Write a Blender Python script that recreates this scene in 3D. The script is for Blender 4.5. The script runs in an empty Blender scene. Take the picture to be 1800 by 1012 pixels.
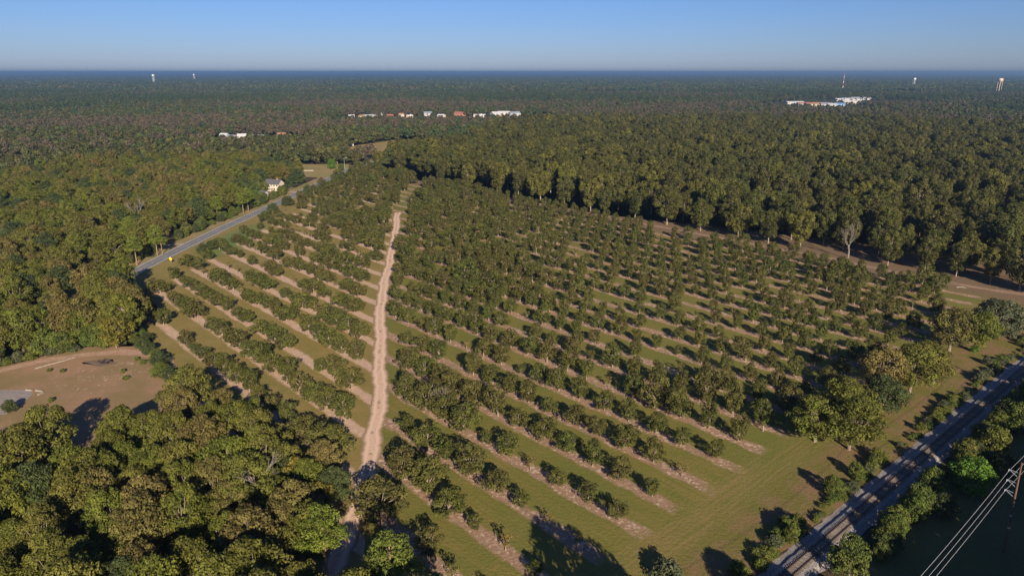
import bpy, bmesh, math, random
import numpy as np
from mathutils import Vector, Matrix

sc = bpy.context.scene
R = math.radians

# ------------------------------------------------------------------ camera
CAM_H = 90.0
FPX, CXP, CYP, HYP = 1230.0, 900.0, 506.0, 127.0        # photograph is 1800 x 1012
PITCH = math.atan((CYP - HYP) / FPX)
cam = bpy.data.cameras.new('camera')
cam.sensor_width = 36.0
cam.lens = 36.0 * FPX / 1800.0
cam.clip_start = 1.0
cam.clip_end = 120000.0
cam_ob = bpy.data.objects.new('camera', cam)
sc.collection.objects.link(cam_ob)
cam_ob.location = (0, 0, CAM_H)
cam_ob.rotation_euler = (R(90) - PITCH, 0, 0)
sc.camera = cam_ob

# ------------------------------------------------------------------ light
SUN_AZ = R(180 - 15)          # compass bearing of the sun seen from the camera heading (+Y), clockwise
SUN_EL = R(23)
sun_dir = Vector((math.sin(SUN_AZ) * math.cos(SUN_EL), math.cos(SUN_AZ) * math.cos(SUN_EL), math.sin(SUN_EL)))
world = bpy.data.worlds.new('World')
sc.world = world
world.use_nodes = True
wn = world.node_tree
sky = wn.nodes.new('ShaderNodeTexSky')
sky.sky_type = 'NISHITA'
sky.sun_disc = False
sky.sun_elevation = SUN_EL
sky.sun_rotation = SUN_AZ
sky.altitude = 100
sky.air_density = 1.0
sky.dust_density = 0.3
sky.ozone_density = 8.5
bg = wn.nodes['Background']
bg.inputs['Strength'].default_value = 0.05
tint = wn.nodes.new('ShaderNodeMix')                    # white balance of the whole sky
tint.data_type = 'RGBA'; tint.blend_type = 'MULTIPLY'
tint.inputs[0].default_value = 1.0
tint.inputs[7].default_value = (0.94, 0.88, 1.07, 1)
wn.links.new(sky.outputs[0], tint.inputs[6])
wn.links.new(tint.outputs[2], bg.inputs['Color'])
sun = bpy.data.lights.new('sun', 'SUN')
sun.energy = 5.0
sun.angle = R(0.53)
sun.color = (1.0, 0.86, 0.68)
sun_ob = bpy.data.objects.new('sun', sun)
sc.collection.objects.link(sun_ob)
sun_ob.rotation_euler = sun_dir.to_track_quat('Z', 'Y').to_euler()
sun_ob.location = (0, 0, 300)

sc.view_settings.view_transform = 'Standard'
sc.view_settings.look = 'None'
sc.view_settings.exposure = 0.9
sc.view_settings.gamma = 1.0
sc.view_settings.use_curve_mapping = False
sc.cycles.use_denoising = True
sc.cycles.max_bounces = 5
sc.cycles.diffuse_bounces = 2
sc.cycles.glossy_bounces = 1
sc.cycles.transmission_bounces = 2
sc.cycles.volume_bounces = 0
sc.cycles.sample_clamp_indirect = 4

# ------------------------------------------------------------------ helpers
COL = sc.collection
CT, ST = math.cos(PITCH), math.sin(PITCH)
ROWA = R(-47.5)
E1 = (math.cos(ROWA), math.sin(ROWA))        # along an orchard row, towards the railway
E2 = (-E1[1], E1[0])                         # from row to row, away from the camera


def G(px, py, z=0.0):
    """place on the level plane z seen at a point of the photograph"""
    u = (px - CXP) / FPX
    v = (CYP - py) / FPX
    t = (CAM_H - z) / (ST - v * CT)
    return (u * t, (CT + v * ST) * t)


def to_st(x, y):
    return x * E1[0] + y * E1[1], x * E2[0] + y * E2[1]


def to_xy(s, t):
    return s * E1[0] + t * E2[0], s * E1[1] + t * E2[1]


def inside(p, poly):
    x, y = p
    c = False
    j = len(poly) - 1
    for i in range(len(poly)):
        xi, yi = poly[i]
        xj, yj = poly[j]
        if (yi > y) != (yj > y) and x < (xj - xi) * (y - yi) / (yj - yi) + xi:
            c = not c
        j = i
    return c


def polydist(p, line):
    best = 1e9
    for (a, b) in zip(line[:-1], line[1:]):
        dx, dy = b[0] - a[0], b[1] - a[1]
        L = dx * dx + dy * dy
        k = max(0, min(1, ((p[0] - a[0]) * dx + (p[1] - a[1]) * dy) / L))
        best = min(best, math.hypot(p[0] - a[0] - k * dx, p[1] - a[1] - k * dy))
    return best


def tag(o, label=None, cat=None, group=None, kind=None):
    if label: o['label'] = label
    if cat: o['category'] = cat
    if group: o['group'] = group
    if kind: o['kind'] = kind
    return o


def link(name, me, parent=None, loc=None):
    o = bpy.data.objects.new(name, me)
    COL.objects.link(o)
    if parent: o.parent = parent
    if loc is not None: o.location = loc
    return o


def empty(name, loc, rz=0.0, scl=None):
    o = bpy.data.objects.new(name, None)
    COL.objects.link(o)
    o.empty_display_size = 0.5
    o.location = loc
    o.rotation_euler = (0, 0, rz)
    if scl is not None: o.scale = scl
    return o


class MB:
    """collects boxes, tubes and polygons into one mesh"""
    def __init__(s):
        s.v = []; s.f = []

    def add(s, v, f):
        b = len(s.v)
        s.v += [tuple(p) for p in v]
        s.f += [tuple(i + b for i in q) for q in f]

    def box(s, x0, x1, y0, y1, z0, z1):
        s.add([(x0, y0, z0), (x1, y0, z0), (x1, y1, z0), (x0, y1, z0), (x0, y0, z1), (x1, y0, z1), (x1, y1, z1), (x0, y1, z1)],
              [(0, 3, 2, 1), (4, 5, 6, 7), (0, 1, 5, 4), (1, 2, 6, 5), (2, 3, 7, 6), (3, 0, 4, 7)])

    def tube(s, pts, rad, n=6, cap=True):
        pts = [Vector(p) for p in pts]
        vs = []; fs = []
        for i, p in enumerate(pts):
            d = (pts[min(i + 1, len(pts) - 1)] - pts[max(i - 1, 0)]).normalized()
            a = Vector((0, 0, 1)) if abs(d.z) < 0.9 else Vector((1, 0, 0))
            u = d.cross(a).normalized(); w = d.cross(u)
            for k in range(n):
                an = 2 * math.pi * k / n
                vs.append(p + (u * math.cos(an) + w * math.sin(an)) * rad[i])
        for i in range(len(pts) - 1):
            for k in range(n):
                a = i * n + k; b = i * n + (k + 1) % n
                fs.append((a, a + n, b + n, b))
        if cap:
            fs.append(tuple(range(n)))
            fs.append(tuple(reversed(range((len(pts) - 1) * n, len(pts) * n))))
        s.add(vs, fs)

    def lathe(s, prof, n=16, c=(0, 0)):
        vs = []; fs = []
        for r, z in prof:
            for k in range(n):
                a = 2 * math.pi * k / n
                vs.append((c[0] + r * math.cos(a), c[1] + r * math.sin(a), z))
        for i in range(len(prof) - 1):
            for k in range(n):
                a = i * n + k; b = i * n + (k + 1) % n
                fs.append((a, b, b + n, a + n))
        s.add(vs, fs)

    def mesh(s, name, mat):
        me = bpy.data.meshes.new(name)
        me.from_pydata(s.v, [], s.f)
        me.materials.append(mat)
        me.update()
        return me

    def build(s, name, mat, parent=None, loc=None):
        return link(name, s.mesh(name, mat), parent, loc)


# ------------------------------------------------------------------ node helpers
class NT:
    def __init__(s, name):
        s.m = bpy.data.materials.new(name)
        s.m.use_nodes = True
        s.t = s.m.node_tree
        s.b = s.t.nodes['Principled BSDF']
        s.b.inputs['Roughness'].default_value = 0.9
        s.b.inputs['Specular IOR Level'].default_value = 0.15

    def n(s, typ, **kw):
        nd = s.t.nodes.new(typ)
        for k, v in kw.items(): setattr(nd, k, v)
        return nd

    def put(s, sock, v):
        if isinstance(v, bpy.types.NodeSocket): s.t.links.new(v, sock)
        elif isinstance(v, (tuple, list)) and len(v) == 3 and sock.type == 'RGBA': sock.default_value = (*v, 1)
        else: sock.default_value = v

    def M(s, op, a, b=0.0, clamp=False):
        nd = s.n('ShaderNodeMath', operation=op, use_clamp=clamp)
        s.put(nd.inputs[0], a)
        if len(nd.inputs) > 1: s.put(nd.inputs[1], b)
        return nd.outputs[0]

    def pos(s):
        return s.n('ShaderNodeNewGeometry').outputs['Position']

    def sep(s, v):
        nd = s.n('ShaderNodeSeparateXYZ'); s.put(nd.inputs[0], v)
        return nd.outputs

    def comb(s, x, y, z=0.0):
        nd = s.n('ShaderNodeCombineXYZ')
        s.put(nd.inputs[0], x); s.put(nd.inputs[1], y); s.put(nd.inputs[2], z)
        return nd.outputs[0]

    def noise(s, vec, scale, detail=4.0, rough=0.6, dist=0.0):
        nd = s.n('ShaderNodeTexNoise')
        s.put(nd.inputs['Vector'], vec)
        nd.inputs['Scale'].default_value = scale
        nd.inputs['Detail'].default_value = detail
        nd.inputs['Roughness'].default_value = rough
        nd.inputs['Distortion'].default_value = dist
        return nd.outputs['Fac']

    def ramp(s, f, lo, hi, o0=0.0, o1=1.0):
        nd = s.n('ShaderNodeMapRange')
        nd.interpolation_type = 'SMOOTHSTEP'
        s.put(nd.inputs[0], f)
        for i, v in enumerate((lo, hi, o0, o1)): nd.inputs[i + 1].default_value = v
        return nd.outputs[0]

    def mix(s, f, a, b, blend='MIX'):
        nd = s.n('ShaderNodeMix', data_type='RGBA', blend_type=blend)
        s.put(nd.inputs[0], f); s.put(nd.inputs[6], a); s.put(nd.inputs[7], b)
        return nd.outputs[2]

    def color(s, c):
        s.put(s.b.inputs['Base Color'], c)
        return s.m

    def bump(s, h, strength=0.5, dist=0.1):
        nd = s.n('ShaderNodeBump')
        nd.inputs['Strength'].default_value = strength
        nd.inputs['Distance'].default_value = dist
        s.put(nd.inputs['Height'], h)
        s.t.links.new(nd.outputs[0], s.b.inputs['Normal'])


def plain(name, c, rough=0.8, var=0.12, scale=1.5, metal=0.0, objrand=0.0):
    m = NT(name)
    tc = m.n('ShaderNodeTexCoord').outputs['Object']
    f = m.noise(tc, scale, 4)
    k = m.ramp(f, 0.25, 0.75, 1 - var, 1 + var)
    if objrand:
        k = m.M('MULTIPLY', k, m.ramp(m.n('ShaderNodeObjectInfo').outputs['Random'], 0, 1, 1 - objrand, 1 + objrand))
    m.color(m.mix(1.0, c, m.comb(k, k, k), 'MULTIPLY'))
    m.b.inputs['Roughness'].default_value = rough
    m.b.inputs['Metallic'].default_value = metal
    return m.m


def leafmat(name, cols, var=0.38):
    """foliage: hue differs from tree to tree and from spray to spray; a little light passes through"""
    m = NT(name)
    rnd = m.n('ShaderNodeObjectInfo').outputs['Random']
    at = m.n('ShaderNodeAttribute', attribute_name='tint').outputs['Fac']
    cr = m.n('ShaderNodeValToRGB')
    el = cr.color_ramp.elements
    while len(el) < len(cols): el.new(0.5)
    for i, c in enumerate(cols):
        el[i].position = i / max(1, len(cols) - 1)
        el[i].color = (*c, 1)
    m.put(cr.inputs[0], m.M('ADD', m.M('MULTIPLY', rnd, 0.8), m.M('MULTIPLY', at, 0.2)))
    k = m.ramp(at, 0, 1, 1 - var, 1 + var)
    c = m.mix(1.0, cr.outputs[0], m.comb(k, k, k), 'MULTIPLY')
    m.color(c)
    m.b.inputs['Roughness'].default_value = 0.75
    m.b.inputs['Specular IOR Level'].default_value = 0.2
    tr = m.n('ShaderNodeBsdfTranslucent')
    m.put(tr.inputs[0], c)
    ms = m.n('ShaderNodeMixShader')
    ms.inputs[0].default_value = 0.15
    m.t.links.new(m.b.outputs[0], ms.inputs[1]); m.t.links.new(tr.outputs[0], ms.inputs[2])
    m.t.links.new(ms.outputs[0], m.t.nodes['Material Output'].inputs['Surface'])
    return m.m


# ------------------------------------------------------------------ plan of the place
TRACK = [(-34.5, 100), (-33.5, 118), (-33.8, 135), (-34.5, 150), (-36, 165), (-38, 182), (-42, 205), (-46, 228), (-50, 250),
         (-53.5, 272), (-57, 300), (-60, 330), (-63.5, 360), (-67.5, 395), (-71.5, 425), (-75, 450), (-76.5, 463)]
ROAD = [(-177.0, 235), (-177.4, 270), (-177.6, 301), (-177.6, 330), (-177.2, 352), (-176.0, 384), (-174.3, 421), (-170.8, 467),
        (-167, 530), (-163.5, 587), (-160.5, 631), (-156.5, 685), (-147.5, 730), (-135, 775), (-115, 825), (-85, 885), (-40, 950)]
RA, RB = G(1398, 1003), G(1788, 662)                       # two points of the railway's centre line
rl = math.hypot(RB[0] - RA[0], RB[1] - RA[1])
RDIR = ((RB[0] - RA[0]) / rl, (RB[1] - RA[1]) / rl)
RNOR = (RDIR[1], -RDIR[0])                                 # to the right of the railway


def rail_pt(a, off=0.0):
    """a metres along the railway from where it enters the picture, off metres to its right"""
    return (RA[0] + RDIR[0] * a + RNOR[0] * off, RA[1] + RDIR[1] * a + RNOR[1] * off)


CLEARING = [(-187, 187), (-170, 202), (-162, 207), (-153, 218), (-141, 225), (-126, 224), (-112, 213), (-101, 196), (-92, 180), (-84, 160),
            (-104, 140), (-120, 128), (-150, 120), (-200, 120)]
ORCHARD = [(-172.5, 262), (-150, 248), (-126, 224), (-113, 205), (-96, 178), (-80, 160), (-62, 140), (-48, 112), (-40, 80), (-10, 50), (40, 50),
           rail_pt(-40, -4.2), rail_pt(330, -4.2), to_xy(-60, 420), to_xy(-300, 352), to_xy(-480, 352), to_xy(-560, 352), (-140, 735), (-151, 690), (-156, 640),
           (-158.5, 590), (-165.5, 470), (-169, 420), (-171, 385), (-172.3, 350), (-172.8, 300)]
GROVE = [to_xy(-47, 352), to_xy(-330, 352), to_xy(-520, 352), (-70, 690), (-110, 780), (-60, 900), (60, 1150), (420, 1350), (1200, 1350), (1100, 700), (700, 420), (420, 300)]
LAWN = [(-215, 640), (-166, 625), (-162, 690), (-166, 720), (-230, 720), (-235, 690)]
MEADOW = [(-190, 780), (-120, 775), (-75, 830), (-50, 900), (-60, 990), (-160, 990), (-205, 900)]
YARD = [(-200, 520), (-184, 508), (-176, 545), (-178, 585), (-198, 582)]


def track_x(y):
    if y <= TRACK[0][1]: return TRACK[0][0]
    for a, b in zip(TRACK[:-1], TRACK[1:]):
        if y <= b[1]: return a[0] + (b[0] - a[0]) * (y - a[1]) / (b[1] - a[1])
    return TRACK[-1][0]


# ------------------------------------------------------------------ ground materials
def ground_coords(m):
    p = m.pos()
    x, y, z = m.sep(p)
    s = m.M('ADD', m.M('MULTIPLY', x, E1[0]), m.M('MULTIPLY', y, E1[1]))
    t = m.M('ADD', m.M('MULTIPLY', x, E2[0]), m.M('MULTIPLY', y, E2[1]))
    return p, x, y, s, t


def spot(m, x, y, cx, cy, r0, r1, nz=None, amt=0.0):
    d = m.M('SQRT', m.M('ADD', m.M('POWER', m.M('SUBTRACT', x, cx), 2.0), m.M('POWER', m.M('SUBTRACT', y, cy), 2.0)))
    if nz is not None: d = m.M('ADD', d, m.M('MULTIPLY', m.M('SUBTRACT', nz, 0.5), amt))
    return m.ramp(d, r0, r1, 1.0, 0.0)


def orchard_material():
    m = NT('orchard_soil_and_grass')
    p, x, y, s, t = ground_coords(m)
    big = m.noise(p, 0.02, 3)
    mid = m.noise(p, 0.12, 5, 0.65)
    fine = m.noise(p, 1.1, 6, 0.75)
    along = m.noise(m.comb(m.M('MULTIPLY', s, 0.06), m.M('MULTIPLY', t, 1.3)), 1.0, 4, 0.6)   # mown streaks along the rows
    # which side of the dirt track
    xt = m.M('ADD', m.M('MULTIPLY', m.M('SUBTRACT', y, 160.0), -0.147), -35.5)
    left = m.M('LESS_THAN', x, xt)
    base = m.M('ADD', m.M('MULTIPLY', left, 4.0), 77.6)
    ph = m.M('DIVIDE', m.M('SUBTRACT', t, base), 12.1)
    ph = m.M('ABSOLUTE', m.M('SUBTRACT', ph, m.M('ROUND', ph)))
    d = m.M('MULTIPLY', ph, 12.1)
    d = m.M('ADD', d, m.M('MULTIPLY', m.M('SUBTRACT', mid, 0.5), 3.4))
    d = m.M('ADD', d, m.M('MULTIPLY', m.M('SUBTRACT', fine, 0.5), 2.2))
    strip = m.ramp(d, 1.25, 2.35, 1.0, 0.0)
    edge = m.ramp(m.M('ADD', s, m.M('MULTIPLY', m.M('SUBTRACT', mid, 0.5), 8.0)), -75.5, -69.5, 1.0, 0.0)
    edge = m.M('MULTIPLY', edge, m.ramp(t, 338.0, 343.0, 1.0, 0.0))
    edge = m.M('MULTIPLY', edge, m.ramp(m.M('ADD', x, m.M('MULTIPLY', y, -0.05)), -171.0, -168.0, 0.0, 1.0))
    strip = m.M('MULTIPLY', strip, edge)
    # grass
    g1 = m.mix(m.ramp(m.M('ADD', m.M('MULTIPLY', along, 0.6), m.M('MULTIPLY', mid, 0.4)), 0.36, 0.62), (0.190, 0.145, 0.040), (0.128, 0.128, 0.026))
    g1 = m.mix(m.ramp(big, 0.42, 0.62), g1, m.mix(m.ramp(fine, 0.3, 0.7), (0.155, 0.135, 0.032), (0.102, 0.122, 0.024)))
    g1 = m.mix(m.M('MULTIPLY', m.ramp(fine, 0.52, 0.75), 0.5), g1, (0.205, 0.145, 0.068))
    # left block is drier
    g1 = m.mix(m.M('MULTIPLY', left, m.ramp(mid, 0.3, 0.75, 0.25, 0.8)), g1, (0.265, 0.182, 0.070))
    # the strip by the railway: rough, with bare brown patches
    roughg = m.mix(m.ramp(mid, 0.40, 0.58), (0.195, 0.122, 0.062), (0.136, 0.120, 0.030))
    east = m.ramp(m.M('ADD', s, m.M('MULTIPLY', m.M('SUBTRACT', mid, 0.5), 14.0)), -66.0, -58.0)
    g1 = m.mix(east, g1, roughg)
    ruts = m.M('MULTIPLY', m.ramp(m.noise(m.comb(m.M('MULTIPLY', s, 1.5), m.M('MULTIPLY', t, 0.05)), 1.0, 3), 0.45, 0.6), m.ramp(m.M('ABSOLUTE', m.M('ADD', s, 67.0)), 2.0, 6.0, 1.0, 0.0))
    g1 = m.mix(m.M('MULTIPLY', ruts, 0.6), g1, (0.225, 0.155, 0.068))
    # headland by the far grove: brown litter
    far = m.ramp(m.M('ADD', t, m.M('MULTIPLY', m.M('SUBTRACT', mid, 0.5), 20.0)), 325.0, 345.0)
    g1 = m.mix(far, g1, m.mix(fine, (0.20, 0.125, 0.082), (0.130, 0.096, 0.052)))
    # lush green patch by the road
    gp = spot(m, m.M('MULTIPLY', x, 1.6), m.M('MULTIPLY', y, 0.42), -155 * 1.6, 385 * 0.42, 8.0, 24.0, mid, 16.0)
    g1 = m.mix(m.M('MULTIPLY', gp, 0.9), g1, (0.105, 0.160, 0.048))
    # bare strips: raked shells, twigs and pale soil
    bits = m.n('ShaderNodeTexVoronoi'); m.put(bits.inputs['Vector'], p); bits.inputs['Scale'].default_value = 1.6
    soil = m.mix(m.ramp(fine, 0.3, 0.72), (0.235, 0.140, 0.090), (0.345, 0.220, 0.150))
    soil = m.mix(m.ramp(m.sep(bits.outputs['Color'])[0], 0.72, 0.95), soil, (0.47, 0.34, 0.25))
    soil = m.mix(m.M('MULTIPLY', m.ramp(mid, 0.52, 0.68), 0.55), soil, (0.200, 0.140, 0.085))
    soil = m.mix(m.M('MULTIPLY', left, 0.5), soil, (0.62, 0.43, 0.31))
    c = m.mix(m.M('MULTIPLY', strip, 0.93), g1, soil)
    m.color(c)
    m.bump(fine, 0.9, 0.25)
    return m.m


def forest_floor_material():
    m = NT('forest_floor')
    p = m.pos()
    a = m.noise(p, 0.05, 5); b = m.noise(p, 0.8, 5, 0.7)
    c = m.mix(m.ramp(a, 0.35, 0.65), (0.060, 0.042, 0.022), (0.045, 0.050, 0.020))
    c = m.mix(m.ramp(b, 0.45, 0.75), c, (0.095, 0.064, 0.038))
    m.color(c); m.bump(b, 0.8, 0.3)
    return m.m


def grove_floor_material():
    m = NT('grove_floor')
    p = m.pos()
    a = m.noise(p, 0.07, 5); b = m.noise(p, 0.9, 5, 0.7)
    c = m.mix(m.ramp(a, 0.38, 0.6), (0.190, 0.120, 0.078), (0.120, 0.092, 0.046))
    c = m.mix(m.M('MULTIPLY', m.ramp(b, 0.5, 0.75), 0.6), c, (0.240, 0.165, 0.110))
    m.color(c); m.bump(b, 0.8, 0.3)
    return m.m


def clearing_material():
    m = NT('mown_clearing')
    p, x, y, s, t = ground_coords(m)
    a = m.noise(p, 0.06, 5, 0.6); b = m.noise(p, 0.7, 6, 0.75); w = m.noise(p, 0.03, 3)
    c = m.mix(m.ramp(a, 0.36, 0.62), (0.270, 0.168, 0.098), (0.200, 0.142, 0.066))
    c = m.mix(m.M('MULTIPLY', m.ramp(b, 0.5, 0.75), 0.4), c, (0.235, 0.170, 0.100))
    pale = m.M('MULTIPLY', m.ramp(m.noise(p, 0.45, 5, 0.7, 1.5), 0.58, 0.66), spot(m, x, y, -127, 200, 6, 17, a, 10))
    c = m.mix(pale, c, (0.52, 0.41, 0.30))
    # worn dirt drive along the far edge
    dr = m.M('ADD', y, m.M('ADD', m.M('MULTIPLY', m.M('POWER', m.M('ADD', x, 131.0), 2.0), 0.0165), m.M('MULTIPLY', m.M('SUBTRACT', a, 0.5), 7.0)))
    drive = m.ramp(m.M('ABSOLUTE', m.M('SUBTRACT', dr, 218.5)), 1.2, 3.2, 1.0, 0.0)
    c = m.mix(m.M('MULTIPLY', drive, 0.8), c, m.mix(m.ramp(b, 0.35, 0.65), (0.31, 0.180, 0.120), (0.44, 0.30, 0.215)))
    m.color(c); m.bump(b, 0.7, 0.2)
    return m.m


def lawn_material(name, c0, c1, c2):
    m = NT(name)
    p = m.pos()
    a = m.noise(p, 0.05, 5); b = m.noise(p, 0.7, 5, 0.7)
    c = m.mix(m.ramp(a, 0.36, 0.62), c0, c1)
    c = m.mix(m.M('MULTIPLY', m.ramp(b, 0.45, 0.75), 0.6), c, c2)
    m.color(c); m.bump(b, 0.8, 0.3)
    return m.m


def track_material():
    m = NT('packed_sandy_dirt')
    uv = m.n('ShaderNodeUVMap').outputs[0]
    u, v, _ = m.sep(uv)
    p = m.pos()
    mid = m.noise(p, 0.35, 5, 0.7); fine = m.noise(p, 2.2, 5, 0.75)
    c = m.mix(m.ramp(fine, 0.3, 0.7), (0.470, 0.310, 0.215), (0.600, 0.425, 0.310))
    off = m.M('ABSOLUTE', m.M('ADD', m.M('SUBTRACT', u, 0.5), m.M('MULTIPLY', m.M('SUBTRACT', mid, 0.5), 0.16)))
    crown = m.M('MULTIPLY', m.ramp(off, 0.04, 0.11, 1.0, 0.0), m.ramp(mid, 0.5, 0.62))
    c = m.mix(m.M('MULTIPLY', crown, 0.75), c, (0.190, 0.142, 0.070))
    rut = m.M('MULTIPLY', m.ramp(m.M('ABSOLUTE', m.M('SUBTRACT', off, 0.22)), 0.03, 0.10, 1.0, 0.0), 0.5)
    c = m.mix(rut, c, (0.66, 0.48, 0.36))
    margin = m.ramp(m.M('ADD', off, m.M('MULTIPLY', m.M('SUBTRACT', fine, 0.5), 0.40)), 0.28, 0.48)
    c = m.mix(m.M('MULTIPLY', margin, 0.85), c, (0.170, 0.130, 0.066))
    m.color(c); m.bump(fine, 0.6, 0.12)
    return m.m


def asphalt_material():
    m = NT('worn_asphalt')
    uv = m.n('ShaderNodeUVMap').outputs[0]
    u, v, _ = m.sep(uv)
    p = m.pos()
    b = m.noise(p, 1.4, 5, 0.7); a = m.noise(p, 0.08, 4)
    c = m.mix(m.ramp(b, 0.3, 0.7), (0.150, 0.148, 0.150), (0.195, 0.190, 0.192))
    wear = m.ramp(m.M('ABSOLUTE', m.M('SUBTRACT', m.M('ABSOLUTE', m.M('SUBTRACT', u, 0.5)), 0.23)), 0.03, 0.12, 1.0, 0.0)
    c = m.mix(m.M('MULTIPLY', wear, 0.35), c, (0.115, 0.113, 0.117))
    c = m.mix(m.M('MULTIPLY', m.ramp(a, 0.5, 0.65), 0.4), c, (0.215, 0.205, 0.200))
    m.color(c)
    return m.m


def ballast_material():
    m = NT('crushed_stone_ballast')
    p = m.pos()
    vo = m.n('ShaderNodeTexVoronoi'); m.put(vo.inputs['Vector'], p); vo.inputs['Scale'].default_value = 5.0
    r = m.sep(vo.outputs['Color'])[0]
    a = m.noise(p, 0.3, 4)
    c = m.mix(r, (0.16, 0.145, 0.14), (0.34, 0.31, 0.29))
    c = m.mix(m.M('MULTIPLY', m.ramp(a, 0.5, 0.7), 0.6), c, (0.24, 0.18, 0.13))
    m.color(c); m.bump(r, 0.8, 0.06)
    return m.m


# ------------------------------------------------------------------ ground sheets
def sheet(name, poly, z, mat):
    me = bpy.data.meshes.new(name)
    bm = bmesh.new()
    vs = [bm.verts.new((x, y, z)) for x, y in poly]
    f = bm.faces.new(vs)
    if f.normal.z < 0: f.normal_flip()
    bmesh.ops.triangulate(bm, faces=[f])
    bm.to_mesh(me); bm.free()
    me.materials.append(mat)
    return tag(link(name, me), kind='structure')


def roughen(poly, step, amp, seed):
    rng = random.Random(seed)
    out = []
    for a, b in zip(poly, poly[1:] + poly[:1]):
        n = max(1, int(math.dist(a, b) / step))
        for i in range(n):
            k = i / n
            out.append((a[0] + (b[0] - a[0]) * k + rng.uniform(-amp, amp), a[1] + (b[1] - a[1]) * k + rng.uniform(-amp, amp)))
    return out


def smooth_line(line, step):
    pts = []
    n = len(line)
    for i in range(n - 1):
        p0 = line[max(0, i - 1)]; p1 = line[i]; p2 = line[i + 1]; p3 = line[min(n - 1, i + 2)]
        k = max(2, int(math.dist(p1, p2) / step))
        for j in range(k):
            t = j / k
            q = []
            for c in range(2):
                q.append(0.5 * ((2 * p1[c]) + (-p0[c] + p2[c]) * t + (2 * p0[c] - 5 * p1[c] + 4 * p2[c] - p3[c]) * t * t + (-p0[c] + 3 * p1[c] - 3 * p2[c] + p3[c]) * t ** 3))
            pts.append(tuple(q))
    pts.append(line[-1])
    return pts


def ribbon(name, line, w, z, mat, off=0.0, step=3.0, rag=0.0, seed=0, kind='structure', parent=None):
    rng = random.Random(seed)
    pts = smooth_line(line, step)
    vs = []; fs = []; uvs = []
    L = 0
    for i, p in enumerate(pts):
        a = pts[max(0, i - 1)]; b = pts[min(len(pts) - 1, i + 1)]
        d = math.dist(a, b); nx, ny = (b[1] - a[1]) / d, -(b[0] - a[0]) / d
        if i: L += math.dist(pts[i - 1], p)
        for sgn in (-1, 1):
            wob = (math.sin(L * 0.31 + sgn * 2 + seed) + math.sin(L * 0.77 + sgn * 5) * 0.7 + math.sin(L * 0.13 + sgn * 3)) * 0.45 + rng.uniform(-.35, .35)
            o = off + sgn * w / 2 + rag * wob * 1.3
            vs.append((p[0] + nx * o, p[1] + ny * o, z)); uvs.append((0.5 + sgn * 0.5, L / w))
    for i in range(len(pts) - 1):
        fs.append((2 * i, 2 * i + 1, 2 * i + 3, 2 * i + 2))
    me = bpy.data.meshes.new(name)
    me.from_pydata(vs, [], fs)
    ul = me.uv_layers.new(name='UVMap')
    for lp in me.loops: ul.data[lp.index].uv = uvs[lp.vertex_index]
    me.materials.append(mat)
    o = link(name, me, parent)
    if kind: tag(o, kind=kind)
    return o


BIG = 60000
M_FLOOR = forest_floor_material()
sheet('ground', [(-BIG, -4000), (BIG, -4000), (BIG, BIG), (-BIG, BIG)], 0.0, M_FLOOR)
sheet('grove_floor', GROVE, 0.03, grove_floor_material())
sheet('orchard_ground', roughen(ORCHARD, 6, 0.7, 1), 0.06, orchard_material())
sheet('clearing_ground', roughen(CLEARING, 4, 0.9, 2), 0.09, clearing_material())
M_LAWN = lawn_material('dry_lawn', (0.27, 0.195, 0.085), (0.195, 0.175, 0.062), (0.30, 0.22, 0.11))
sheet('lawn', roughen(LAWN, 8, 1.2, 3), 0.07, M_LAWN)
sheet('yard', roughen(YARD, 8, 1.2, 4), 0.07, lawn_material('yard_soil', (0.22, 0.145, 0.095), (0.145, 0.125, 0.058), (0.25, 0.18, 0.12)))
sheet('meadow', roughen(MEADOW, 10, 2, 5), 0.07, lawn_material('brushy_meadow', (0.30, 0.180, 0.075), (0.200, 0.180, 0.055), (0.23, 0.135, 0.080)))
ribbon('road_verge', ROAD[:-2], 24, 0.05, lawn_material('verge_grass', (0.270, 0.188, 0.092), (0.175, 0.162, 0.052), (0.275, 0.195, 0.105)), rag=0.8, seed=3)
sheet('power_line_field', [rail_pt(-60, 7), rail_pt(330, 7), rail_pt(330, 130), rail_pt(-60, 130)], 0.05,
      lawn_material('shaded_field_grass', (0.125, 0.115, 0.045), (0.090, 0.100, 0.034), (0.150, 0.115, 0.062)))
ribbon('dirt_track', TRACK, 4.9, 0.10, track_material(), step=1.0, rag=0.42, seed=7)
# the dirt track forks off at the lower end to the left, in the shade of the wood
ribbon('farm_lane', [to_xy(-400, 349), to_xy(-300, 348.5), to_xy(-160, 349.5), to_xy(-90, 347), to_xy(-58, 352), to_xy(-30, 362)], 4.2, 0.09,
       lawn_material('lane_soil', (0.27, 0.175, 0.118), (0.21, 0.145, 0.088), (0.33, 0.235, 0.165)), step=2.5, rag=0.5, seed=9)
M_PALE = lawn_material('pale_sand', (0.36, 0.265, 0.185), (0.30, 0.22, 0.14), (0.42, 0.32, 0.23))
ribbon('meadow_path', [(-132, 800), (-140, 850), (-118, 905), (-135, 960), (-100, 990)], 4.0, 0.11, M_PALE, step=5, rag=0.6)
ribbon('driveway', [(-176, 372), (-182, 373.5), (-189, 371), (-196, 374)], 3.4, 0.115, M_PALE, step=2, rag=0.3)
ribbon('house_drive', [(-167, 545), (-176, 549), (-186, 551)], 4.5, 0.115, M_PALE, step=2, rag=0.3)

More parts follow.
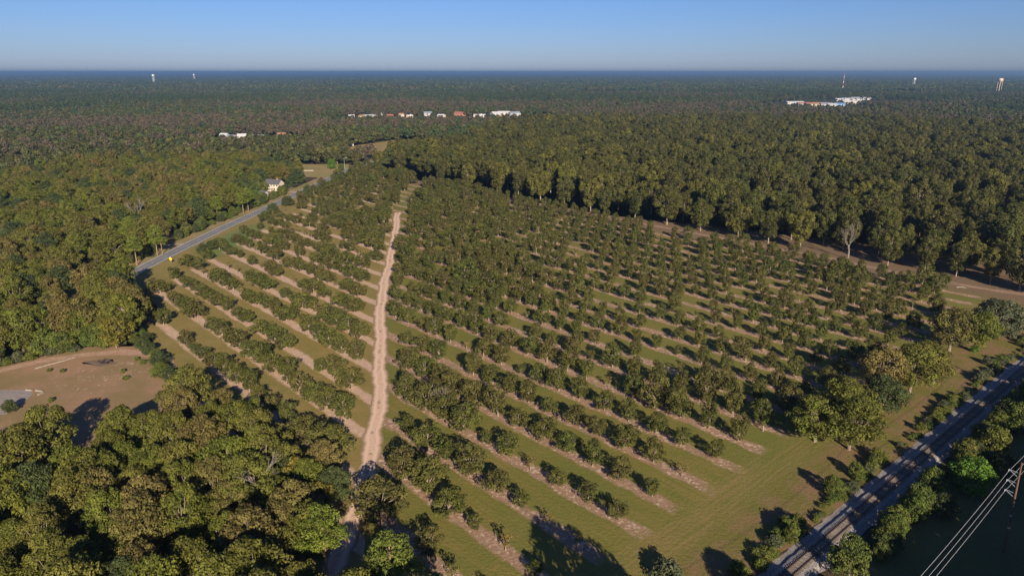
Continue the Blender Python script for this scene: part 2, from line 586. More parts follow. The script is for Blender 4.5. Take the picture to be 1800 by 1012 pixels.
# road with its painted lines
M_ASPH = asphalt_material()
road = ribbon('road', ROAD, 7.6, 0.13, M_ASPH, step=6)
M_WHITE = plain('road_paint_white', (0.72, 0.72, 0.70), 0.7, 0.1, 2)
M_YEL = plain('road_paint_yellow', (0.62, 0.42, 0.08), 0.7, 0.1, 2)
for off in (-3.35, 3.35):
    ribbon('edge_line', ROAD, 0.22, 0.14, M_WHITE, off=off, step=6, kind=None, parent=road)
dense = smooth_line(ROAD, 1.0)
acc = 0.0; seg = []; n_d = 0
for a, b in zip(dense[:-1], dense[1:]):
    acc += math.dist(a, b)
    if acc % 12.2 < 3.6: seg.append(b)
    else:
        if len(seg) >= 3 and n_d < 40:
            ribbon('centre_dash', [seg[0], seg[-1]], 0.22, 0.14, M_YEL, step=4, kind=None, parent=road)
            n_d += 1
        seg = []

# ------------------------------------------------------------------ tree building blocks
M_BARK_PALE = plain('pale_pecan_bark', (0.25, 0.195, 0.145), 0.9, 0.25, 2)
M_BARK = plain('grey_brown_bark', (0.20, 0.16, 0.125), 0.9, 0.3, 1)
M_BARK_PINE = plain('pine_bark', (0.24, 0.155, 0.105), 0.9, 0.3, 1)
M_DEAD = plain('weathered_dead_wood', (0.19, 0.165, 0.145), 0.9, 0.25, 1)

L_PECAN = leafmat('young_pecan_leaves', [(0.057, 0.066, 0.014), (0.074, 0.078, 0.016), (0.084, 0.074, 0.020), (0.064, 0.078, 0.016), (0.099, 0.090, 0.020)])
L_SPARSE = leafmat('thin_pecan_leaves', [(0.118, 0.108, 0.023), (0.140, 0.100, 0.027), (0.101, 0.105, 0.024), (0.168, 0.103, 0.025)])
L_GROVE = leafmat('grove_pecan_leaves', [(0.056, 0.060, 0.015), (0.070, 0.069, 0.017), (0.082, 0.076, 0.019), (0.059, 0.069, 0.015), (0.101, 0.094, 0.019), (0.125, 0.128, 0.022)])
L_OAK = leafmat('oak_leaves', [(0.081, 0.093, 0.015), (0.100, 0.101, 0.017), (0.117, 0.109, 0.023), (0.090, 0.109, 0.015), (0.129, 0.125, 0.019)])
L_OAKB = leafmat('brownish_oak_leaves', [(0.125, 0.096, 0.028), (0.105, 0.094, 0.025), (0.142, 0.111, 0.034), (0.107, 0.104, 0.025)])
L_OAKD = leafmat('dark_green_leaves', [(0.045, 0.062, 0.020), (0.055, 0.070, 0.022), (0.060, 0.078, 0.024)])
L_YELLOW = leafmat('yellowing_leaves', [(0.165, 0.130, 0.018), (0.140, 0.120, 0.020), (0.120, 0.115, 0.018)])
L_PINE = leafmat('pine_needles', [(0.115, 0.150, 0.020), (0.135, 0.165, 0.022), (0.095, 0.120, 0.022)])
L_BUSH = leafmat('shrub_leaves', [(0.085, 0.118, 0.020), (0.112, 0.118, 0.022), (0.072, 0.108, 0.020), (0.125, 0.112, 0.026)])
L_BRIGHT = leafmat('bright_green_leaves', [(0.075, 0.150, 0.016), (0.085, 0.165, 0.018), (0.070, 0.135, 0.016)])
L_GREY = leafmat('grey_green_leaves', [(0.085, 0.095, 0.048), (0.075, 0.088, 0.042), (0.095, 0.098, 0.050)])
L_FAR = leafmat('far_wood_leaves', [(0.057, 0.065, 0.021), (0.078, 0.078, 0.025), (0.065, 0.080, 0.021), (0.093, 0.083, 0.028), (0.049, 0.065, 0.021), (0.102, 0.097, 0.028)])
L_FARB = leafmat('far_brown_leaves', [(0.086, 0.067, 0.041), (0.067, 0.060, 0.034), (0.101, 0.077, 0.047), (0.075, 0.072, 0.032)])
L_FARG = leafmat('far_pine_needles', [(0.042, 0.064, 0.024), (0.050, 0.073, 0.024), (0.060, 0.077, 0.026)])


def leaf_mesh(name, clumps, mat, seed, per_m2, size, jitter=0.7, up=0.25, aspect=0.62, low=0.35):
    """clumps: rows of x, y, z, radius, flatness. Small tilted leaf sprays spread over and through each clump."""
    rng = np.random.default_rng(seed)
    C = []; Nn = []; T = []; S = []
    cen = np.mean(clumps[:, :3], axis=0)
    for (x, y, z, r, fl) in clumps:
        n = max(6, int(4 * math.pi * r * r * per_m2 * (0.5 + 0.5 * fl)))
        d = rng.normal(size=(n, 3)); d /= np.linalg.norm(d, axis=1)[:, None]
        keep = (d[:, 2] > -0.25) | (rng.random(n) < low)
        d = d[keep]; n = len(d)
        rad = r * (0.55 + 0.5 * rng.random(n) ** 0.6)
        p = d * rad[:, None]; p[:, 2] *= fl
        p += np.array([x, y, z])
        C.append(p)
        nn = d + rng.normal(size=(n, 3)) * jitter * 0.6; nn[:, 2] += up
        nn /= np.linalg.norm(nn, axis=1)[:, None]
        Nn.append(nn)
        T.append(np.clip(rng.random() * 0.7 + rng.random(n) * 0.3, 0, 1))
        S.append(size * (0.65 + 0.7 * rng.random(n)))
    C = np.concatenate(C); Nn = np.concatenate(Nn); T = np.concatenate(T); S = np.concatenate(S)
    n = len(C)
    a = rng.normal(size=(n, 3))
    U = np.cross(Nn, a); U /= np.linalg.norm(U, axis=1)[:, None]
    V = np.cross(Nn, U)
    U = U * S[:, None] * 0.5; V = V * S[:, None] * 0.5 * aspect
    bend = Nn * (S * 0.12)[:, None]
    co = np.stack([C - U - bend, C + V, C + U - bend, C - V], axis=1).reshape(-1, 3)
    me = bpy.data.meshes.new(name)
    me.vertices.add(4 * n); me.loops.add(4 * n); me.polygons.add(n)
    me.vertices.foreach_set('co', co.ravel().astype(np.float32))
    me.loops.foreach_set('vertex_index', np.arange(4 * n, dtype=np.int32))
    me.polygons.foreach_set('loop_start', np.arange(0, 4 * n, 4, dtype=np.int32))
    at = me.attributes.new('tint', 'FLOAT', 'FACE')
    at.data.foreach_set('value', T.astype(np.float32))
    me.materials.append(mat)
    me.update(calc_edges=True)
    return me


def clump_cloud(seed, n, rx, rz, z0, rmin, rmax, flat=0.75, shape='dome', hollow=0.55, lean=0.15):
    """uneven crown: clump centres spread through an irregular volume"""
    rng = np.random.default_rng(seed)
    lobes = [(rng.uniform(0, 6.28), rng.uniform(0.7, 1.2), rng.uniform(0.2, 0.9)) for _ in range(6)]
    out = []
    lx, ly = rng.normal(size=2) * lean * rx
    while len(out) < n:
        a = rng.uniform(0, 2 * math.pi)
        h = rng.random()
        if shape == 'dome': prof = math.sqrt(max(0.0, 1 - h ** 2.2)) * (0.72 + 0.28 * min(1, h * 4))
        elif shape == 'oval': prof = math.sqrt(max(0.0, 1 - (2 * abs(h - 0.45)) ** 2.4)) * 0.95 + 0.05
        elif shape == 'vase': prof = (0.45 + 0.75 * h) * math.sqrt(max(0.0, 1 - max(0, (h - 0.55) / 0.45) ** 2.2))
        else: prof = max(0.08, 1 - h)
        w = 1.0
        for la, ls, lh in lobes:
            w += 0.22 * (ls - 0.95) * 3 * max(0, math.cos(a - la)) * math.exp(-((h - lh) / 0.35) ** 2)
        rr = prof * w * rx * (hollow + (1 - hollow) * rng.random() ** 0.5)
        if rng.random() < 0.12: rr *= 1.15
        r = rng.uniform(rmin, rmax)
        x, y, z = math.cos(a) * rr + lx * h, math.sin(a) * rr + ly * h, z0 + h * rz
        if any((x - q[0]) ** 2 + (y - q[1]) ** 2 + ((z - q[2]) * 1.3) ** 2 < (0.52 * (r + q[3])) ** 2 for q in out) and rng.random() < 0.85: continue
        out.append((x, y, z, r, flat))
    return np.array(out)


def wood_mesh(name, clumps, mat, seed, trunk_r, fork_z, limbs=8, twig=0.25, pale=True):
    rng = random.Random(seed)
    mb = MB()
    top = float(np.max(clumps[:, 2]))
    c = np.mean(clumps[:, :3], axis=0)
    k = 0.5
    mid = (c[0] * 0.35 + rng.uniform(-.1, .1) * trunk_r * 4, c[1] * 0.35, fork_z)
    mb.tube([(0, 0, -0.15), (0, 0, 0.25 * fork_z), (mid[0] * 0.6, mid[1] * 0.6, 0.7 * fork_z), mid], [trunk_r * 1.25, trunk_r, trunk_r * 0.88, trunk_r * 0.8], 7)
    idx = list(range(len(clumps)))
    rng.shuffle(idx)
    idx.sort(key=lambda i: -clumps[i][2] + rng.uniform(0, top * 0.8))
    for i in idx[:limbs]:
        q = clumps[i]
        e = Vector((q[0], q[1], q[2] + q[3] * 0.3))
        b = Vector(mid) * rng.uniform(0.75, 1.0)
        m1 = b.lerp(e, 0.4) + Vector((rng.uniform(-1, 1), rng.uniform(-1, 1), rng.uniform(0, 1))) * 0.08 * top
        m2 = b.lerp(e, 0.75) + Vector((rng.uniform(-1, 1), rng.uniform(-1, 1), rng.uniform(-.3, 1))) * 0.05 * top
        r = trunk_r * rng.uniform(0.35, 0.55)
        mb.tube([b, m1, m2, e], [r, r * 0.7, r * 0.45, r * 0.2], 5, cap=False)
    return mb.mesh(name, mat)


def make_proto(kind, seed):
    """returns (crown mesh, trunk mesh) of one tree standing at the origin, about its real size"""
    rs = np.random.default_rng(seed)
    if kind == 'young':          # about 6 m tall
        cl = clump_cloud(seed, 46, rs.uniform(2.2, 2.8), rs.uniform(4.0, 4.9), 1.0, 0.38, 0.95, 0.9, ('oval', 'dome', 'vase')[seed % 3], 0.3, 0.3)
        return leaf_mesh('young_pecan_crown', cl, L_PECAN, seed, 13, 0.36, jitter=0.9), wood_mesh('young_pecan_trunk', cl, M_BARK_PALE, seed, 0.15, 1.4, 8)
    if kind == 'tallyoung':
        cl = clump_cloud(seed, 54, rs.uniform(1.9, 2.5), rs.uniform(5.2, 6.0), 1.1, 0.38, 0.9, 1.0, ('oval', 'vase')[seed % 2], 0.3, 0.3)
        return leaf_mesh('tall_pecan_crown', cl, L_PECAN, seed, 13, 0.36, jitter=0.9), wood_mesh('tall_pecan_trunk', cl, M_BARK_PALE, seed, 0.16, 1.5, 8)
    if kind == 'low':
        cl = clump_cloud(seed, 46, rs.uniform(2.6, 3.2), rs.uniform(2.8, 3.5), 1.0, 0.4, 1.0, 0.8, 'dome', 0.3, 0.3)
        return leaf_mesh('low_pecan_crown', cl, L_PECAN, seed, 13, 0.36, jitter=0.9), wood_mesh('low_pecan_trunk', cl, M_BARK_PALE, seed, 0.16, 1.2, 8)
    if kind == 'sparse':
        cl = clump_cloud(seed, 14, 1.5, 3.0, 1.6, 0.35, 0.7, 0.9, 'vase', 0.3)
        return leaf_mesh('sparse_pecan_crown', cl, L_SPARSE, seed, 9, 0.36), wood_mesh('sparse_pecan_trunk', cl, M_BARK_PALE, seed, 0.13, 1.8, 9)
    if kind == 'grove':          # about 22 m tall
        cl = clump_cloud(seed, 100, 6.8, 15.5, 4.6, 1.0, 2.3, 0.9, ('oval', 'vase', 'oval', 'dome', 'vase')[seed % 5], 0.4, 0.25)
        return leaf_mesh('grove_pecan_crown', cl, L_GROVE, seed, 4.2, 0.72, jitter=0.8), wood_mesh('grove_pecan_trunk', cl, M_BARK_PALE, seed, 0.42, 6.5, 12)
    if kind == 'oak':            # about 15 m tall
        if seed % 3 == 2: cl = clump_cloud(seed, 84, 4.8, 11.0, 3.4, 0.7, 1.7, 0.85, 'oval', 0.35, 0.25)
        else: cl = clump_cloud(seed, 95, 6.0, 9.0, 4.0, 0.7, 1.9, 0.7, 'dome', 0.3, 0.25)
        return leaf_mesh('oak_crown', cl, (L_OAK, L_OAK, L_OAKB, L_OAK, L_OAKD)[seed % 5], seed, 7.0, 0.50, jitter=0.85), wood_mesh('oak_trunk', cl, M_BARK, seed, 0.36, 4.5, 16)
    if kind == 'yellow':
        cl = clump_cloud(seed, 60, 4.0, 9.0, 2.5, 1.0, 1.6, 0.8, 'oval', 0.35)
        return leaf_mesh('yellow_crown', cl, L_YELLOW, seed, 5, 0.6), wood_mesh('yellow_trunk', cl, M_BARK, seed, 0.26, 3.5, 10)
    if kind == 'grey':
        cl = clump_cloud(seed, 110, 8.0, 8.5, 1.8, 1.1, 1.9, 0.75, 'dome', 0.35)
        return leaf_mesh('grey_crown', cl, L_GREY, seed, 6, 0.5), wood_mesh('grey_trunk', cl, M_BARK, seed, 0.45, 2.6, 12)
    if kind == 'pine':           # about 17 m tall
        cl = clump_cloud(seed, 60, 3.9, 9.0, 7.0, 0.8, 1.4, 0.6, 'dome', 0.25)
        me = leaf_mesh('pine_crown', cl, L_PINE, seed, 9, 0.5, jitter=1.1, aspect=0.35)
        mb = MB()
        mb.tube([(0, 0, -0.2), (0.05, 0, 5), (0.1, 0.1, 11), (0.1, 0.1, 15.5)], [0.30, 0.25, 0.17, 0.05], 8)
        r = random.Random(seed)
        for q in cl[::3]:
            mb.tube([(0.08, 0.08, q[2] - 0.6), (q[0] * .5, q[1] * .5, q[2] - 0.35), tuple(q[:3])], [0.07, 0.05, 0.02], 4, cap=False)
        return me, mb.mesh('pine_trunk', M_BARK_PINE)
    if kind in ('bush', 'bright', 'greybush'):
        cl = clump_cloud(seed, 34, 1.9, 2.4, 0.35, 0.5, 0.9, 0.9, 'dome', 0.3)
        lm = {'bush': L_BUSH, 'bright': L_BRIGHT, 'greybush': L_GREY}[kind]
        return leaf_mesh(kind + '_crown', cl, lm, seed, 12, 0.36, jitter=0.9), wood_mesh(kind + '_stem', cl, M_BARK, seed, 0.09, 0.6, 8)
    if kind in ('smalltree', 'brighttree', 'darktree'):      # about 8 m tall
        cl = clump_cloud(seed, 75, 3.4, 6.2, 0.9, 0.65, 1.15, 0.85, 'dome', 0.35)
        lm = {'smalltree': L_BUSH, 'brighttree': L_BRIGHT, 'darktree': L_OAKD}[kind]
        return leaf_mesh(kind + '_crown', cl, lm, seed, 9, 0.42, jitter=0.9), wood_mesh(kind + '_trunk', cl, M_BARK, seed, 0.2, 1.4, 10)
    if kind == 'far':
        cl = clump_cloud(seed, 22, 6.0, 9.0, 4.0, 1.9, 3.0, 0.75, 'dome', 0.3)
        return leaf_mesh('far_crown', cl, (L_FAR, L_FAR, L_FARB, L_FARG)[seed % 4], seed, 1.1, 1.5), None
    if kind == 'farpine':
        cl = clump_cloud(seed, 16, 3.2, 10.0, 10.0, 1.4, 2.2, 0.9, 'dome', 0.2)
        return leaf_mesh('far_pine_crown', cl, L_FARG, seed, 1.3, 1.3), None
    if kind == 'patch':          # a 130 m piece of far-off wood
        n = 120
        p = rs.uniform(-65, 65, size=(n, 2))
        cl = np.column_stack([p, rs.uniform(8, 17, n), rs.uniform(4.5, 7.5, n), np.full(n, 0.9)])
        return leaf_mesh('far_wood_patch', cl, (L_FAR, L_FARG, L_FAR)[seed % 3], seed, 0.085, 5.5, low=0.1), None
    raise ValueError(kind)


PROTO = {}
for kind, n, s0 in (('young', 7, 10), ('tallyoung', 6, 20), ('low', 5, 30), ('sparse', 4, 40), ('grove', 5, 50), ('oak', 9, 60), ('yellow', 2, 72), ('grey', 1, 75),
                    ('pine', 2, 80), ('bush', 3, 90), ('bright', 2, 95), ('greybush', 2, 98), ('smalltree', 3, 140), ('brighttree', 2, 145), ('darktree', 2, 148), ('far', 8, 100), ('farpine', 2, 120), ('patch', 4, 130)):
    PROTO[kind] = [make_proto(kind, s0 + i) for i in range(n)]
TREE_NAME = {'young': 'pecan_tree', 'tallyoung': 'pecan_tree', 'low': 'pecan_tree', 'sparse': 'pecan_tree', 'grove': 'mature_pecan_tree', 'oak': 'oak_tree',
             'yellow': 'broadleaf_tree', 'grey': 'broadleaf_tree', 'pine': 'pine_tree', 'bush': 'shrub', 'bright': 'shrub', 'greybush': 'shrub', 'smalltree': 'small_tree', 'brighttree': 'small_tree', 'darktree': 'evergreen_tree'}


def tree(kind, var, x, y, scl, rz, label, cat='tree', group=None, tilt=None, wide=None, z=0.0, name=None):
    cr, tk = PROTO[kind][var % len(PROTO[kind])]
    w = scl if wide is None else wide
    o = empty(name or TREE_NAME[kind], (x, y, z), rz, (w, w, scl))
    if tilt: o.rotation_euler = (tilt[0], tilt[1], rz)
    c = link('crown', cr, o)
    if tk: link('stem' if 'bush' in kind or kind == 'bright' else 'trunk', tk, o)
    return tag(o, label, cat, group)


def scatter_stuff(name, pts, protos, label, cat, with_trunk=None):
    """pts: x, y, z, rz, sx, sz, index. One object that nobody could count, instanced with geometry nodes."""
    n = len(pts)
    P = np.array(pts, dtype=np.float32)
    me = bpy.data.meshes.new(name)
    me.vertices.add(n)
    me.vertices.foreach_set('co', np.ascontiguousarray(P[:, :3]).ravel())
    a = me.attributes.new('rz', 'FLOAT', 'POINT'); a.data.foreach_set('value', np.ascontiguousarray(P[:, 3]))
    a = me.attributes.new('scl', 'FLOAT_VECTOR', 'POINT')
    a.data.foreach_set('vector', np.column_stack([P[:, 4], P[:, 4], P[:, 5]]).ravel().astype(np.float32))
    a = me.attributes.new('idx', 'INT', 'POINT'); a.data.foreach_set('value', P[:, 6].astype(np.int32))
    o = link(name, me)
    ng = bpy.data.node_groups.new(name, 'GeometryNodeTree')
    ng.interface.new_socket('Geometry', in_out='INPUT', socket_type='NodeSocketGeometry')
    ng.interface.new_socket('Geometry', in_out='OUTPUT', socket_type='NodeSocketGeometry')
    gi = ng.nodes.new('NodeGroupInput'); go = ng.nodes.new('NodeGroupOutput')
    def attr(nm, typ):
        nd = ng.nodes.new('GeometryNodeInputNamedAttribute'); nd.data_type = typ; nd.inputs['Name'].default_value = nm
        return nd.outputs['Attribute']
    jt = ng.nodes.new('GeometryNodeJoinGeometry')
    for i in range(len(protos)):
        sub = ng.nodes.new('GeometryNodeInstanceOnPoints')
        cmp = ng.nodes.new('FunctionNodeCompare'); cmp.data_type = 'INT'; cmp.operation = 'EQUAL'
        ng.links.new(attr('idx', 'INT'), cmp.inputs[2]); cmp.inputs[3].default_value = i
        ng.links.new(gi.outputs[0], sub.inputs['Points'])
        ng.links.new(cmp.outputs[0], sub.inputs['Selection'])
        eu = ng.nodes.new('ShaderNodeCombineXYZ'); ng.links.new(attr('rz', 'FLOAT'), eu.inputs[2])
        rot = ng.nodes.new('FunctionNodeEulerToRotation'); ng.links.new(eu.outputs[0], rot.inputs[0])
        ng.links.new(rot.outputs[0], sub.inputs['Rotation'])
        ng.links.new(attr('scl', 'FLOAT_VECTOR'), sub.inputs['Scale'])
        gj = ng.nodes.new('GeometryNodeJoinGeometry')
        for me2 in protos[i]:
            if me2 is None: continue
            oi = ng.nodes.new('GeometryNodeObjectInfo'); oi.transform_space = 'ORIGINAL'
            oi.inputs['Object'].default_value = proto_holder(me2)
            oi.inputs['As Instance'].default_value = False
            ng.links.new(oi.outputs['Geometry'], gj.inputs[0])
        ng.links.new(gj.outputs[0], sub.inputs['Instance'])
        ng.links.new(sub.outputs[0], jt.inputs[0])
    ng.links.new(jt.outputs[0], go.inputs[0])
    md = o.modifiers.new('scatter', 'NODES'); md.node_group = ng
    return tag(o, label, cat, kind='stuff')


HOLD = {}
def proto_holder(me):
    """an unlinked object that carries a leaf or trunk mesh for the scattered woods"""
    if me.name not in HOLD:
        HOLD[me.name] = bpy.data.objects.new(me.name, me)
    return HOLD[me.name]


WORDS = ['zeroth', 'first', 'second', 'third', 'fourth', 'fifth', 'sixth', 'seventh', 'eighth', 'ninth', 'tenth', 'eleventh', 'twelfth', 'thirteenth',
         'fourteenth', 'fifteenth', 'sixteenth', 'seventeenth', 'eighteenth', 'nineteenth', 'twentieth']
TENS = {20: 'twenty', 30: 'thirty', 40: 'forty', 50: 'fifty', 60: 'sixty', 70: 'seventy', 80: 'eighty', 90: 'ninety', 100: 'hundredth'}
def ordinal(n):
    if n == 100: return 'hundredth'
    if n > 100: return 'hundred-' + ordinal(n - 100)
    if n <= 20: return WORDS[n]
    t = n // 10 * 10
    return (TENS[t][:-1] + 'ieth') if n == t else TENS[t] + '-' + WORDS[n - t]


# ------------------------------------------------------------------ the young orchard
rng = random.Random(5)
def in_frame(x, y, z=2.0, m=60):
    d = y * CT - (z - CAM_H) * ST
    if d < 5: return False
    px = CXP + FPX * x / d; py = CYP - FPX * (y * ST + (z - CAM_H) * CT) / d
    return -m < px < 1800 + m and py < 1012 + m


BUMPS = [(1265, 735, 16, 8.6), (1110, 640, 16, 7.0), (900, 510, 40, 7.6), (700, 650, 18, 7.2), (800, 700, 20, 6.8), (740, 470, 28, 7.0), (1450, 530, 60, 7.8), (1300, 560, 40, 4.6), (1180, 560, 40, 5.0),
         (760, 400, 60, 7.4), (950, 420, 60, 7.2), (1130, 480, 45, 6.0), (1250, 450, 45, 6.4), (660, 330, 70, 7.6), (1120, 870, 20, 3.3), (960, 880, 14, 3.6), (860, 960, 12, 3.3), (1200, 830, 16, 3.6),
         (700, 800, 14, 6.6), (760, 860, 14, 6.6), (800, 760, 16, 6.4), (1000, 800, 16, 4.8), (1100, 790, 16, 6.2), (560, 640, 25, 5.2), (400, 560, 30, 4.4), (300, 520, 30, 4.0), (520, 480, 50, 4.6),
         (470, 380, 80, 4.2), (600, 420, 50, 5.2), (620, 560, 30, 4.8), (600, 700, 14, 6.4), (1000, 600, 30, 5.0), (870, 620, 30, 5.2), (1400, 640, 30, 5.0), (1500, 580, 30, 4.6)]
BW = [(G(a, b), r, h) for a, b, r, h in BUMPS]
def field_size(x, y):
    num = den = 0.0
    for (bx, by), r, h in BW:
        w = math.exp(-((x - bx) ** 2 + (y - by) ** 2) / (r * r)) + 1e-6
        num += w * h; den += w
    return num / den


def vnoise(x, y, f, seed):
    return (math.sin(x * f + seed) + math.sin(y * f * 1.3 + seed * 2.1) + math.sin((x + y) * f * 0.7 + seed * 3.7) + math.sin((x - y) * f * 1.9 + seed)) * 0.25


orch = []
for side, base, m0, m1 in (('left', 81.6 - 12.1 * 2, 0, 26), ('right', 65.5, 0, 24)):
    for m_ in range(m0, m1):
        t = base + 12.1 * m_
        if t > 349: continue

        row = []
        for k in range(0, 70):
            s = -78.4 - 8.62 * k
            x, y = to_xy(s, t)
            xt = track_x(y)
            if side == 'left' and x > xt - 6.0: continue
            if side == 'right' and x < xt + 5.2: continue
            if not inside((x, y), ORCHARD): continue
            if polydist((x, y), ROAD) < (20 if y < 430 else 12): continue
            if y > 720: continue
            if side == 'left' and t < 66: continue
            if polydist((x, y), CLEARING + CLEARING[:1]) < 8 and y < 260: continue
            if t > 300 and s > -84: continue
            if t > 336 and s > -360: continue
            if not in_frame(x, y, 2.0, 220): continue
            row.append((s, t, x, y))
        row.sort(key=lambda q: q[0], reverse=(side == 'left'))     # outward from the dirt track
        orch.append((side, m_, row))
flat = []
for side, m_, row in orch:
    pos_ = 0
    for (s, t, x, y) in row:
        if rng.random() < 0.05: continue
        pos_ += 1
        h = field_size(x, y) * rng.uniform(0.80, 1.20) * (1.22 if side == 'left' else 1.15)
        lump = vnoise(x, y, 0.16, 2.0 if side == 'left' else 4.0)
        h *= 1 + (0.42 if side == 'left' else 0.22) * lump
        if side == 'left' and lump < -0.3 and rng.random() < 0.45: continue
        u = rng.random()
        kind = 'young'
        if u < 0.13: h *= 0.62; kind = 'sparse' if rng.random() < 0.5 else 'young'
        elif h < 4.2 and u < 0.5: kind = 'sparse'
        elif h > 6.9: kind = 'tallyoung' if u < 0.65 else 'young'
        elif side == 'left': kind = 'low' if u < 0.7 else 'young'
        x += rng.uniform(-.45, .45); y += rng.uniform(-.45, .45)
        d = y * CT + CAM_H * ST
        flat.append((d, side, m_, pos_, kind, h, x, y))
flat.sort(key=lambda q: q[0])
HREF = {'young': 5.7, 'tallyoung': 7.0, 'low': 4.6, 'sparse': 4.9}
OFF = {'young': 0, 'tallyoung': 7, 'low': 13, 'sparse': 18}
seen_rows = {'left': {}, 'right': {}}
for sd in ('left', 'right'):
    rows = sorted({q[2] for q in flat if q[1] == sd})
    for i, r_ in enumerate(rows): seen_rows[sd][r_] = i + 1
far_pts = []
n_pec = 0
orch_protos = [p for k in ('young', 'tallyoung', 'low', 'sparse') for p in PROTO[k]]
for i, (d, side, m_, pos_, kind, h, x, y) in enumerate(flat):
    sz = h / HREF[kind]
    wide = sz * rng.uniform(0.98, 1.2)
    if side == 'right':
        near = max(0.0, min(1.0, 1 - (x - track_x(y) - 25) / 60))
        wide *= 0.80 + 0.28 * near
    rz = rng.uniform(0, 6.28)
    var = rng.randrange(len(PROTO[kind]))
    if n_pec < 300 and in_frame(x, y, 2.0, 25):
        n_pec += 1
        look = 'thin yellowing' if kind == 'sparse' else 'small' if h < 3.6 else 'tall' if h > 7.2 else 'low broad' if kind == 'low' else 'leafy'
        lab = '%s pecan, %s %s of the dirt track in the %s orchard row there' % (look, ordinal(pos_), side, ordinal(seen_rows[side][m_]))
        tree(kind, var, x, y, sz, rz, lab, 'tree', 'young pecan trees in the orchard rows', wide=wide, z=0.06)
    else:
        far_pts.append((x, y, 0.06, rz, wide, sz, OFF[kind] + var))
scatter_stuff('distant_pecan_rows', far_pts, orch_protos, 'far rows of young pecan trees running up to the tall grove', 'trees')

# ------------------------------------------------------------------ the mature grove
rng = random.Random(8)
grove = []
def grove_left(y):
    return -64 - max(0, min(y, 745) - 610) * 0.55 + max(0, y - 745) * 0.35
FRONT = [(774, 320), (822, 329), (874, 339), (911, 345), (950, 353), (992, 362), (1038, 372), (1063, 376), (1116, 384), (1172, 395), (1231, 406), (1297, 418), (1350, 428), (1406, 437), (1560, 466), (1625, 476), (1680, 486), (1740, 499), (1791, 511), (1850, 524)]
FRONT = [None] * 4 + FRONT
for i, q in enumerate(FRONT):
    x, y = G(*q) if q else to_xy(-655 + 38 * i, 357)
    grove.append((y * CT + CAM_H * ST, x, y, i + 1, 0, 0))
for r_ in range(1, 60):
    t = 359 + 15.6 * r_
    for k in range(-20, 95):
        s = -52 - 14.2 * k + (r_ % 2) * 5
        if r_ < 3 and s > -75: continue
        if rng.random() < 0.10: continue
        x, y = to_xy(s, t)
        x += rng.uniform(-2.2, 2.2); y += rng.uniform(-2.2, 2.2)
        if polydist((x, y), ROAD) < 16 or x < grove_left(y): continue
        if inside((x, y), MEADOW): continue
        d = y * CT + CAM_H * ST
        if y > 1250 or not in_frame(x, y, 10, 120): continue
        grove.append((d, x, y, 0, r_, s))
grove.sort(key=lambda q: (q[3] == 0, q[0]))
gpts = []
rowpos = {}
for q in sorted([g for g in grove if not g[3]], key=lambda g: -g[5]):
    rowpos[(q[1], q[2])] = rowpos.get(q[4], 0) + 1
    rowpos[q[4]] = rowpos[(q[1], q[2])]
for i, (d, x, y, fr, r_, s_) in enumerate(grove):
    sz = rng.uniform(0.72, 1.26); wd = sz * rng.uniform(0.78, 1.0)
    rz = rng.uniform(0, 6.28); var = rng.randrange(5)
    if i < 300:
        if fr: lab = 'mature pecan, %s from the left along the front edge of the tall grove' % ordinal(fr)
        else: lab = 'mature pecan, %s from the right in the %s row behind the grove front' % (ordinal(rowpos[(x, y)]), ordinal(r_))
        tree('grove', var, x, y, sz, rz, lab, 'tree', 'front row of the tall grove' if fr else 'mature pecans inside the grove', wide=wd)
    else:
        gpts.append((x, y, 0, rz, wd, sz, var))
scatter_stuff('pecan_grove', gpts, [(p[0],) for p in PROTO['grove']], 'deep part of the dark green mature pecan grove', 'grove')

# ------------------------------------------------------------------ the woods on the left
rng = random.Random(21)
WOOD_NEAR = [G(*p, 11) for p in [(-160, 815), (70, 808), (125, 762), (150, 715), (210, 700), (330, 672), (450, 680), (480, 712), (570, 760), (590, 810), (545, 870), (575, 930), (600, 1020), (590, 1250), (-200, 1250)]]
WOOD_LEFT = [(-420, 150), (-182, 187), (-168, 203), (-153, 219), (-142, 227), (-131, 228), (-140, 247), (-153, 262), (-166, 283), (-190, 290), (-190, 700), (-420, 700)]
BARE = [(CLEARING, 0), (YARD, 0), (LAWN, 0), (MEADOW, 0)]
def blocked(x, y, r=3.0):
    if polydist((x, y), ROAD) < (10.5 if y > 296 else 6.5) and y < 900: return True
    for pl, _ in BARE:
        if inside((x, y), pl): return True
    return False


def jittered(poly, step, rng, jit=0.42):
    xs = [p[0] for p in poly]; ys = [p[1] for p in poly]
    y = min(ys); r_ = 0
    while y < max(ys):
        x = min(xs) + (r_ % 2) * step * 0.5
        while x < max(xs):
            q = (x + rng.uniform(-jit, jit) * step, y + rng.uniform(-jit, jit) * step)
            if inside(q, poly): yield (*q, r_)
            x += step
        y += step * 0.9; r_ += 1


